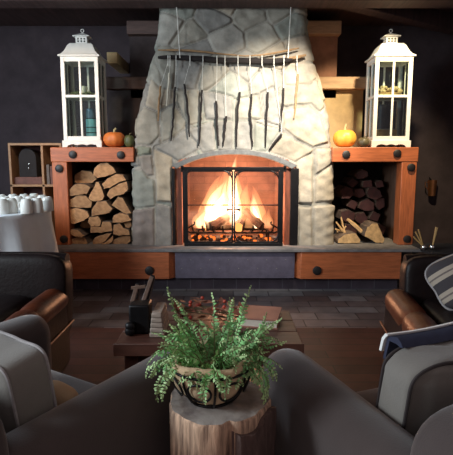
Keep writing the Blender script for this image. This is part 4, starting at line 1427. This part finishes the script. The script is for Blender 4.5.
# striped pillow on the right leather chair
m_str, nt, bs = newmat('striped_linen')
N, L = nt.nodes, nt.links
tc = N.new('ShaderNodeTexCoord'); sp = N.new('ShaderNodeSeparateXYZ'); L.new(tc.outputs['Object'], sp.inputs[0])
mu = N.new('ShaderNodeMath'); mu.operation = 'MULTIPLY'; mu.inputs[1].default_value = 10.5; L.new(sp.outputs['Z'], mu.inputs[0])
ad = N.new('ShaderNodeMath'); ad.operation = 'ADD'; ad.inputs[1].default_value = 10.2; L.new(mu.outputs[0], ad.inputs[0])
fr = N.new('ShaderNodeMath'); fr.operation = 'FRACT'; L.new(ad.outputs[0], fr.inputs[0])
cr = N.new('ShaderNodeValToRGB'); cr.color_ramp.interpolation = 'CONSTANT'
els = cr.color_ramp.elements
els[0].position = 0; els[0].color = (0.045, 0.038, 0.042, 1)
els[1].position = 0.42; els[1].color = (0.36, 0.30, 0.24, 1)
e = els.new(0.62); e.color = (0.14, 0.11, 0.10, 1)
e = els.new(0.70); e.color = (0.36, 0.30, 0.24, 1)
e = els.new(0.9); e.color = (0.045, 0.038, 0.042, 1)
L.new(fr.outputs[0], cr.inputs['Fac']); L.new(cr.outputs['Color'], bs.inputs['Base Color']); bs.inputs['Roughness'].default_value = 0.95
pw = thing('striped_pillow', 'dark and cream striped pillow on the right leather armchair', 'pillow', (1.09, -2.02, 0.50))
Rp = Matrix.Rotation(math.radians(-28), 3, 'X') @ Matrix.Rotation(math.radians(-14), 3, 'Y')
b = MB()


def pinch(s):
    def f(v):
        u, w_ = v.x / s[0], v.z / s[2]
        k = 1 - 0.10 * (1 - u * u) * 0 - 0.0
        corner = abs(u * w_)
        return Vector((v.x * (1 + 0.10 * corner), v.y * (1 - 0.65 * min(1, max(abs(u), abs(w_)) ** 3)), v.z * (1 + 0.10 * corner)))
    return f


bb = MB(); bb.sup((0, 0, 0), (0.19, 0.085, 0.125), 0.6, 0.5, 36, 20, fn=pinch((0.19, 0.085, 0.125)))
o = bb.build('pillow_body', m_str, pw, local=True, smooth=180)
o.location = (0.0, 0.0, 0.14); o.rotation_euler = (Matrix.Rotation(math.radians(-24), 3, 'Y') @ Matrix.Rotation(math.radians(-38), 3, 'X')).to_euler()
bb = MB()
pts = []
for k in range(40):
    a = 2 * PI * k / 40
    sp_ = lambda v, e: math.copysign(abs(v) ** e, v)
    u, v = sp_(math.cos(a), 0.5), sp_(math.sin(a), 0.5)
    c_ = 1 + 0.08 * abs(u * v)
    pts.append((0.19 * u * c_, 0, 0.125 * v * c_))
bb.tube(pts, 0.006, 6, closed=True)
o2 = bb.build('piping', M_PIPE_L, o, local=True)

# ------------------------------------------------------------------ coffee table and what stands on it
CT0, CT1, CTY0, CTY1, CTZ = -0.52, 0.255, -2.31, -1.86, 0.42
ct = thing('coffee_table', 'low dark plank coffee table behind the fern', 'table', ((CT0 + CT1) / 2, (CTY0 + CTY1) / 2, 0))
nP = 3
for k in range(nP):
    y0 = CTY0 + (CTY1 - CTY0) * k / nP; y1 = CTY0 + (CTY1 - CTY0) * (k + 1) / nP - 0.005
    b = MB(); b.box(CT0, CT1, y0, y1, CTZ - 0.045, CTZ); b.build('plank', M_TABLE, ct, bevel=0.004)
for y in (CTY0 - 0.008,):
    b = MB(); b.box(CT0 - 0.006, CT1 + 0.004, y, y + 0.010, CTZ - 0.05, CTZ + 0.003); b.build('edge_strip', M_TABLE, ct, bevel=0.002)
b = MB(); b.box(CT0 + 0.05, CT1 - 0.05, CTY0 + 0.05, CTY1 - 0.05, CTZ - 0.12, CTZ - 0.045); b.build('apron', M_TABLE, ct)
for x in (CT0 + 0.06, CT1 - 0.06):
    for y in (CTY0 + 0.06, CTY1 - 0.06):
        b = MB(); b.box(x - 0.03, x + 0.03, y - 0.03, y + 0.03, 0, CTZ - 0.045); b.build('leg', M_TABLE, ct, bevel=0.004)
# rack with two slanted handles
rk = thing('magazine_rack', 'black iron rack with two slanted tan-edged sides, left on the coffee table', 'rack', (-0.40, -2.12, CTZ))
for (a, c) in (((134, 300), (138.5, 284.5)), ((143, 305), (153, 276))):
    p, q = at(*a, -2.10), at(*c, -2.02)
    p0 = Vector((p.x - 0.012, -2.13, CTZ + 0.002))
    b = MB(); b.bar(p0, q, 0.020, 0.05, up=(0, 1, 0)); sd = b.build('side', M_BLACK, rk, bevel=0.003)
    b = MB(); b.bar(p + Vector((-0.002, -0.032, 0)), q + Vector((0, -0.032, 0.004)), 0.018, 0.014, up=(0, 1, 0)); b.build('tan_edge', M_TABLEEDGE, sd, bevel=0.002)
b = MB(); p = at(139, 288, -2.07); b.bar(p + Vector((-0.035, 0, 0)), p + Vector((0.03, 0, 0.008)), 0.012, 0.012); b.build('crosspiece', M_TABLEEDGE, rk)
p, q = at(131, 336, -2.16), at(150, 302, -2.16)
b = MB(); b.box(p.x, -0.395, -2.20, -2.10, CTZ + 0.001, CTZ + 0.13); b.build('body', M_BLACK, rk, bevel=0.008)
for px, py in ((131, 325), (131, 338)):
    p = at(px, py, -2.2)
    b = MB(); b.sup((p.x, -2.215, max(p.z, CTZ + 0.022)), (0.022, 0.02, 0.02), 0.8, 0.8, 14, 10); b.build('foot_knob', M_BLACK, rk)
for k in range(5):
    z = CTZ + 0.004 + k * 0.024
    b = MB(); b.box(-0.388 + 0.002 * k, -0.325 - 0.003 * k, -2.24 + 0.003 * k, -2.06, z, z + 0.020)
    o = b.build('magazine', M_MAG, bevel=0.004)
    tag(o, ['bottom pale magazine of the pile beside the black rack', 'second pale magazine from the bottom beside the black rack', 'middle pale magazine of the pile beside the black rack',
            'second pale magazine from the top beside the black rack', 'topmost pale magazine of the pile beside the black rack'][k], 'magazine', 'pale magazines piled on the coffee table')
    o.location.z = CTZ + 0.0005 + k * 0.0205
# dried autumn arrangement
au = thing('autumn_bouquet', 'red berries and dry autumn leaves lying on the coffee table', 'bouquet', (-0.16, -1.98, CTZ))
b = MB()
for k in range(70):
    c_ = Vector((rnd.uniform(-0.31, 0.02), rnd.uniform(-2.08, -1.9), CTZ + rnd.uniform(0.01, 0.08)))
    a = rnd.uniform(0, 6.28); l_ = rnd.uniform(0.025, 0.045)
    d = Vector((math.cos(a), math.sin(a), rnd.uniform(-.4, .5))) * l_
    s = Vector((-math.sin(a), math.cos(a), rnd.uniform(-.5, .5))) * l_ * 0.4
    b.add([c_ - d, c_ + s, c_ + d, c_ - s + Vector((0, 0, .004))], [(0, 1, 2, 3)])
b.build('leaves', M_AUTUMN, au, merge=False)
for k in range(12):
    c_ = Vector((rnd.uniform(-0.31, 0.0), rnd.uniform(-2.10, -1.95), CTZ + rnd.uniform(0.03, 0.10)))
    b = MB(); b.sup(c_, (0.009, 0.009, 0.009), 1, 1, 8, 6); b.build('berry', M_BERRY, au, smooth=180)
b = MB()
for k in range(6):
    y = rnd.uniform(-2.06, -1.95)
    b.tube([(0.0, y, CTZ + 0.01), (-0.15, y + rnd.uniform(-.03, .03), CTZ + 0.05), (-0.30, y + rnd.uniform(-.05, .05), CTZ + 0.06)], 0.003, 5)
b.build('stems', M_STEMDK, au)
# book
bk = thing('book', 'thick book with pink brown cover lying right on the coffee table', 'book', (0.115, -2.03, CTZ), math.radians(-12))
b = MB(); b.box(-0.10, 0.075, -0.10, 0.10, 0.0005, 0.006); b.box(-0.10, 0.075, -0.10, 0.10, 0.038, 0.044); b.box(-0.10, -0.094, -0.10, 0.10, 0.0005, 0.044)
b.build('cover', M_COVER, bk, local=True, bevel=0.001)
b = MB(); b.box(-0.094, 0.07, -0.095, 0.095, 0.006, 0.038); b.build('pages', M_PAPER, bk, local=True)


# ------------------------------------------------------------------ grey upholstered armchairs in the foreground
def grey_chair(loc, rz, label, near):
    """local: faces +Y; near = side (-1/+1) of the arm next to the stump"""
    t_ = thing('upholstered_armchair', label, 'armchair', loc, rz)
    b = MB(); b.sup((0, -0.06, 0.24), (0.28, 0.28, 0.15), 0.22, 0.2, 36, 14); b.build('base', M_CHAIR, t_, local=True)
    b = MB(); b.sup((0, -0.03, 0.42), (0.262, 0.25, 0.045), 0.4, 0.25, 36, 14); b.build('seat_cushion', M_CHAIR, t_, local=True)
    for s in (-1, 1):
        ax = 0.355 * near if s == near else (-0.355 if near < 0 else -0.33) * near
        b = MB()
        prof = []
        hw_ = 0.085
        # rounded-top arm section swept along y, ends pillowed
        ny = 22
        nsec = 26
        vs, fs_ = [], []
        for i in range(ny + 1):
            f = i / ny
            y = -0.33 + 0.71 * f
            e = min(1.0, (1 - f) * 0.71 / 0.085) if f > 0.5 else min(1.0, f * 0.71 / 0.085)
            k = math.sqrt(max(0.0, 1 - (1 - e) ** 2))
            ww = hw_ * (0.30 + 0.70 * k)
            top = 0.578 - 0.05 * (1 - k)
            for j in range(nsec + 1):
                g = j / nsec
                if g < 0.25: x, z = -ww, 0.09 + (top - 0.09 - ww) * g / 0.25
                elif g > 0.75: x, z = ww, 0.09 + (top - 0.09 - ww) * (1 - g) / 0.25
                else:
                    a = PI * (1 - (g - 0.25) / 0.5)
                    x, z = ww * math.cos(a), top - ww + ww * math.sin(a)
                    x *= 1.0 + 0.06 * math.sin(a)
                vs.append((ax + x, y, z))
        m_ = nsec + 1
        for i in range(ny):
            for j in range(m_):
                j2 = (j + 1) % m_
                fs_.append((i * m_ + j, i * m_ + j2, (i + 1) * m_ + j2, (i + 1) * m_ + j))
        fs_.append(tuple(range(m_))); fs_.append(tuple(ny * m_ + j for j in range(m_)))
        b.add(vs, fs_)
        b.build('arm', M_CHAIR, t_, local=True, smooth=60)
        for y in (-0.25, 0.28):
            b = MB(); b.lathe([(0.018, 0), (0.026, 0.10), (0, 0.10)], (ax, y, 0), 10); b.build('leg', M_DARKIN, t_, local=True)
    b = MB()
    b.sup((0, -0.34, 0.40), (0.40, 0.085, 0.29), 0.30, 0.28, 44, 20); b.build('backrest', M_CHAIR, t_, local=True)
    return t_


def box_cushion(loc, rz, size, lean, label, pipe, mat=M_CUSH):
    c = thing('seat_back_cushion', label, 'cushion', loc)
    c.rotation_euler = (Matrix.Rotation(rz, 4, 'Z') @ Matrix.Rotation(lean, 4, 'X')).to_euler()
    sx_, sy_, sz_ = size

    def puff(v):
        u, w_ = v.x / sx_, v.z / sz_
        return Vector((v.x, v.y * (1 + 0.35 * (1 - u * u) * (1 - w_ * w_)) + math.copysign(1, v.y) * 0.003 * math.sin(13 * u + 9 * w_) * math.sin(8 * w_ - 5 * u), v.z + 0.006 * math.sin(7 * u)))
    b = MB(); b.sup((0, 0, 0), size, 0.30, 0.24, 64, 32, fn=puff); b.build('cushion_body', mat, c, local=True, smooth=180)
    for s in (-1, 1):
        pts = []
        for k in range(64):
            a = 2 * PI * k / 64
            u = math.copysign(abs(math.cos(a)) ** 0.28, math.cos(a)); v = math.copysign(abs(math.sin(a)) ** 0.28, math.sin(a))
            pts.append((sx_ * u * 0.985, s * sy_ * 0.86, sz_ * v * 0.985 + 0.006 * math.sin(7 * u)))
        b = MB(); b.tube(pts, 0.0042, 6, closed=True); b.build('piping', pipe, c, local=True)
    return c


RC = (0.575, -2.925, 0); RRZ = math.radians(20)
LC = (-0.700, -2.849, 0); LRZ = math.radians(-31)
grey_chair(RC, RRZ, 'grey upholstered armchair at front right beside the stump', -1)
grey_chair(LC, LRZ, 'grey upholstered armchair at front left beside the stump', 1)
box_cushion((0.575, -3.03, 0.60), math.radians(20), (0.255, 0.056, 0.108), math.radians(8), 'grey linen cushion with dark piping on the front right armchair', M_PIPE_D)
box_cushion((-0.735, -2.985, 0.605), math.radians(-33), (0.265, 0.060, 0.118), math.radians(8), 'grey linen cushion with pale piping on the front left armchair', M_PIPE_L)

# navy throw with white border over the right cushion
Rz = Matrix.Rotation(RRZ, 4, 'Z')
th = thing('throw_blanket', 'navy throw with white border folded over the right grey cushion', 'blanket', Vector((0.575, -3.0, 0.716)), math.radians(22))


def strip(mb, x0, x1, prof, t_=0.012, m=0, n=14):
    vs, fs_ = [], []
    for i in range(n + 1):
        x = x0 + (x1 - x0) * i / n
        for (y, z) in prof:
            vs.append((x, y + 0.004 * math.sin(9 * x), z + 0.003 * math.sin(14 * x + 2 * y)))
    k = len(prof)
    for i in range(n):
        for j in range(k):
            fs_.append((i * k + j, i * k + (j + 1) % k, (i + 1) * k + (j + 1) % k, (i + 1) * k + j))
    fs_.append(tuple(range(k))); fs_.append(tuple(n * k + j for j in range(k)))
    mb.add(vs, fs_, m)


b = MB(); strip(b, -0.225, 0.25, [(0.0, 0.002), (0.008, 0.014), (0.02, 0.022), (0.055, 0.014), (0.068, -0.05), (0.06, -0.05), (0.047, 0.004), (0.02, 0.004), (0.01, 0.000)])
b.build('navy_body', M_NAVY, th, local=True, smooth=60)
b = MB(); strip(b, -0.232, 0.25, [(0.047, 0.022), (0.056, 0.021), (0.068, 0.006), (0.076, -0.03), (0.068, -0.03), (0.060, 0.002), (0.052, 0.014), (0.047, 0.017)])
b.build('white_border', M_WHITECL, th, local=True, smooth=60)

# tan pillow tucked in the left chair
Rl = Matrix.Rotation(LRZ, 4, 'Z')
c = Vector(LC) + (Rl @ Vector((0.215, -0.03, 0.50)))
b = MB(); b.sup(c, (0.06, 0.04, 0.08), 0.7, 0.6, 24, 14, rot=Matrix.Rotation(LRZ + 0.5, 3, 'Z') @ Matrix.Rotation(0.5, 3, 'Y'))
tag(b.build('tan_pillow', M_TANPIL, smooth=180), 'small tan pillow tucked beside the left grey cushion', 'pillow')

# ------------------------------------------------------------------ stump
SXc, SYc, SZt, SR = -0.082, -3.01, 0.55, 0.132
stp = thing('tree_stump', 'peeled tree stump table with dark bark patch under the fern', 'stump', (SXc, SYc, 0))


def stump_r(a, z):
    return SR * (1 + 0.035 * math.sin(3 * a + 1) + 0.02 * math.sin(7 * a + z * 3) + 0.010 * math.sin(17 * a - z * 8) + 0.04 * (SZt - z) / SZt)


b = MB()
n = 72
vs, fs_ = [], []
zs = [0.0, 0.1, 0.2, 0.3, 0.40, 0.46, 0.5, 0.53, 0.543, SZt]
for i, z in enumerate(zs):
    for k in range(n):
        a = 2 * PI * k / n
        r = stump_r(a, z) * (1 if z < 0.545 else 0.975)
        g = 0
        da = (a - math.radians(283))
        if abs(da) < 0.12: g = 0.030 * (1 - abs(da) / 0.12) * (0.5 + 0.5 * math.sin(z * 30) * 0.3)
        vs.append((SXc + (r - g) * math.cos(a), SYc + (r - g) * math.sin(a), z))
for i in range(len(zs) - 1):
    for k in range(n): fs_.append((i * n + k, i * n + (k + 1) % n, (i + 1) * n + (k + 1) % n, (i + 1) * n + k))
b.add(vs, fs_, 0)
top0 = (len(zs) - 1) * n
b.add([(SXc, SYc, SZt + 0.001)], [])
ci = len(b.V) - 1
for k in range(n):
    b.F.append((top0 + k, top0 + (k + 1) % n, ci)); b.M.append(1)
b.F.append(tuple(range(n - 1, -1, -1))); b.M.append(0)
b.build('trunk', [M_STUMP, M_STUMPTOP], stp, smooth=50)
# bark patch, right front
b = MB()
vs, fs_ = [], []
aa = [math.radians(286 + 84 * k / 26) for k in range(27)]
zz = [0.0, 0.1, 0.2, 0.3, 0.4, 0.46, 0.505, 0.525]
for z in zz:
    for k, a in enumerate(aa):
        edge = 1.0 if 1 < k < 25 else 0.0
        r = stump_r(a, z) + 0.011 * edge + 0.004 * math.sin(23 * a + 31 * z) * edge - (0.003 if not edge else 0)
        zt = z - (0.012 * math.sin(5 * a) if z > 0.5 else 0)
        vs.append((SXc + r * math.cos(a), SYc + r * math.sin(a), zt))
for i in range(len(zz) - 1):
    for k in range(26): fs_.append((i * 27 + k, i * 27 + k + 1, (i + 1) * 27 + k + 1, (i + 1) * 27 + k))
ti = len(zz) - 1
base = len(vs)
for k, a in enumerate(aa):
    r = stump_r(a, 0.525) - 0.004
    vs.append((SXc + r * math.cos(a), SYc + r * math.sin(a), 0.525 - 0.012 * math.sin(5 * a)))
for k in range(26): fs_.append((ti * 27 + k, ti * 27 + k + 1, base + k + 1, base + k))
b.add(vs, fs_)
b.build('bark', M_STUMPBARK, stp, smooth=60)

# ------------------------------------------------------------------ fern in a wire basket
BX, BY, BZ = SXc - 0.018, SYc + 0.0, SZt + 0.002
fern = thing('potted_fern', 'green fern in a burlap-lined black wire basket on the stump', 'plant', (BX, BY, BZ))
RB, HB = 0.105, 0.098


def bowl_r(f): return RB * (0.52 + 0.48 * math.sin(f * PI / 2) ** 0.8)


b = MB()
b.lathe([(0.0, 0.006)] + [(bowl_r(k / 12) - 0.001, 0.006 + (HB - 0.004) * k / 12) for k in range(13)] +
        [(RB + 0.004, HB + 0.012), (RB - 0.006, HB + 0.022), (RB - 0.025, HB + 0.010), (0.0, HB - 0.01)], (BX, BY, BZ), 72,
        wob=lambda a, z: 1 + 0.06 * abs(math.sin(4 * (a + PI / 2 - 0.13))) * math.sin(PI * min(1, z / 0.1)) + 0.02 * math.sin(9 * a + 40 * z) + 0.018 * math.sin(17 * a - 55 * z) + 0.05 * max(0, z - 0.08) / 0.03 * math.sin(5 * a + 1))
b.build('burlap_liner', M_BURLAP, fern, smooth=180)
b = MB()
b.tube([(BX + (RB + 0.004) * math.cos(2 * PI * k / 48), BY + (RB + 0.004) * math.sin(2 * PI * k / 48), BZ + HB) for k in range(48)], 0.0035, 8, closed=True)
b.tube([(BX + 0.058 * math.cos(2 * PI * k / 32), BY + 0.058 * math.sin(2 * PI * k / 32), BZ + 0.0035) for k in range(32)], 0.0035, 8, closed=True)
nr_ = 8
for k in range(nr_):
    a = 2 * PI * k / nr_ + 0.13 - PI / 2
    b.tube([(BX + (bowl_r(f) + 0.004) * math.cos(a), BY + (bowl_r(f) + 0.004) * math.sin(a), BZ + 0.003 + (HB - 0.003) * f) for f in [i / 10 for i in range(11)]], 0.0032, 6)
b.build('wire_frame', M_BLACK, fern, smooth=180)
for k in range(nr_):
    a0 = 2 * PI * (k + 0.5) / nr_ + 0.13 - PI / 2
    pts = []
    for i in range(26):
        t_ = 2 * PI * i / 26
        f = 0.58 + 0.27 * math.sin(t_)
        a = a0 + 0.29 * math.cos(t_)
        r = bowl_r(f) + 0.006
        pts.append((BX + r * math.cos(a), BY + r * math.sin(a), BZ + HB * f))
    b = MB(); b.tube(pts, 0.003, 6, closed=True); b.build('wire_ring', M_BLACK, fern, smooth=180)

ff = MB()


def frond(p0, az, el, Ln, curl, width, side=0.0, seed=0, tipm=False):
    r_ = random.Random(seed)
    n = max(14, int(Ln / 0.0072))
    p = Vector(p0)
    d = Vector((math.cos(az) * math.cos(el), math.sin(az) * math.cos(el), math.sin(el)))
    step = Ln / n
    path = [p.copy()]; dirs = [d.copy()]
    for k in range(n):
        e2 = el - curl * ((k + 1) / n) ** 1.3
        a2 = az + side * (k / n) + 0.35 * math.sin(5 * k / n + seed)
        e2 += 0.25 * math.sin(6 * k / n + seed * 2.1) * (k / n)
        d = Vector((math.cos(a2) * math.cos(e2), math.sin(a2) * math.cos(e2), math.sin(e2)))
        p = p + d * step
        path.append(p.copy()); dirs.append(d.copy())
    ff.tube(path, [0.0022 * (1 - 0.7 * i / n) for i in range(n + 1)], 4, m=2)
    tw_ = r_.uniform(-0.9, 0.9)
    for k in range(2, n + 1):
        f = k / n
        d = dirs[k]
        s = d.cross(Vector((0, 0, 1)))
        s = s.normalized() if s.length > 0.05 else Vector((1, 0, 0))
        s = Matrix.Rotation(tw_ + 0.8 * math.sin(4 * f + seed), 3, d) @ s
        u = s.cross(d)
        wl = width * (math.sin(PI * min(1, 0.16 + 0.84 * f) ** 0.9) ** 0.8) * r_.uniform(0.55, 1.35) + 0.003
        for sg2 in (-1, 1):
            if r_.random() < 0.06: continue
            dr = (s * sg2 * 0.94 + d * r_.uniform(0.0, 0.7) - u * r_.uniform(-0.25, 0.55)).normalized()
            hw2 = step * 0.36
            a = path[k]
            w_ = (d + u * r_.uniform(-.5, .5)).normalized() * hw2
            mm = 1 if (tipm or f > 0.84 or r_.random() < 0.22) else 0
            q1 = a + dr * wl * 0.35; q2 = a + dr * wl * 0.75 - u * 0.10 * wl; q3 = a + dr * wl - u * 0.28 * wl
            ff.add([a - w_ * 0.6, q1 - w_ * 1.15, q2 - w_ * 0.9, q3, q2 + w_ * 0.9, q1 + w_ * 1.15, a + w_ * 0.6], [(0, 1, 5, 6), (1, 2, 4, 5), (2, 3, 4)], mm)


rf = random.Random(21)
top = Vector((BX, BY, BZ + HB))
# long individual fronds traced from the photo: (azimuth deg, elevation deg, length, curl)
for i, (az, el, L_, cu, sd, tm) in enumerate([
        (165, 66, 0.225, 0.15, 0.0, False), (150, 72, 0.19, 0.5, 0.3, False), (95, 86, 0.18, 0.3, 0.5, False), (70, 82, 0.17, 0.55, -0.4, False), (38, 68, 0.215, 0.2, 0, False), (52, 76, 0.18, 0.6, 0.5, False),
        (12, 40, 0.19, 0.25, 0, True), (185, 40, 0.19, 1.9, 0, True), (200, 34, 0.20, 2.3, 0, True), (215, 36, 0.17, 2.4, 0, True), (195, 20, 0.17, 2.1, 0.3, False), (-12, 30, 0.17, 2.2, 0, False), (-28, 30, 0.17, 2.6, 0, True),
        (-40, 35, 0.17, 2.7, 0, False), (5, 30, 0.17, 1.9, 0, False), (170, 50, 0.17, 1.0, 0, False), (20, 60, 0.18, 1.0, 0, False), (-5, 44, 0.17, 1.6, 0, False), (-20, 20, 0.15, 2.0, 0, False), (-8, 15, 0.16, 2.0, 0.3, False)]):
    a = math.radians(az)
    p0 = top + Vector((0.012 + math.cos(a) * 0.03, math.sin(a) * 0.03, -0.01))
    frond(p0, a, math.radians(el), L_, cu, 0.0125, sd, 100 + i, tm)
for i in range(104):
    a = rf.uniform(0, 2 * PI)
    el = math.radians(rf.uniform(20, 80))
    L_ = rf.uniform(0.08, 0.165)
    front = math.sin(a) < -0.3
    if front: L_ *= 0.72; el = math.radians(rf.uniform(25, 75))
    p0 = top + Vector((0.014 + math.cos(a) * rf.uniform(0.0, 0.085), math.sin(a) * rf.uniform(0, 0.08), -0.012))
    frond(p0, a + rf.uniform(-.6, .6), el, L_, rf.uniform(0.4, 2.6), rf.uniform(0.008, 0.014), rf.uniform(-1.3, 1.3), 300 + i)
for i in range(34):
    a = rf.uniform(0, 2 * PI)
    p0 = top + Vector((0.012 + math.cos(a) * 0.05, math.sin(a) * 0.05, -0.01))
    frond(p0, a, math.radians(rf.uniform(55, 84)), rf.uniform(0.10, 0.16), rf.uniform(0.3, 1.4), rf.uniform(0.009, 0.014), rf.uniform(-1.2, 1.2), 700 + i)
for i in range(16):
    a = math.radians(-165 + 150 * (i + rf.uniform(-.4, .4)) / 15)
    p0 = top + Vector((0.005 + math.cos(a) * 0.075, math.sin(a) * 0.075, 0.0))
    frond(p0, a, math.radians(rf.uniform(30, 60)), rf.uniform(0.055, 0.085), rf.uniform(1.6, 2.6), rf.uniform(0.009, 0.012), rf.uniform(-.8, .8), 900 + i)
ff.build('fern_foliage', [M_FERN, M_FERNTIP, M_FERNST], fern, smooth=0, merge=False)
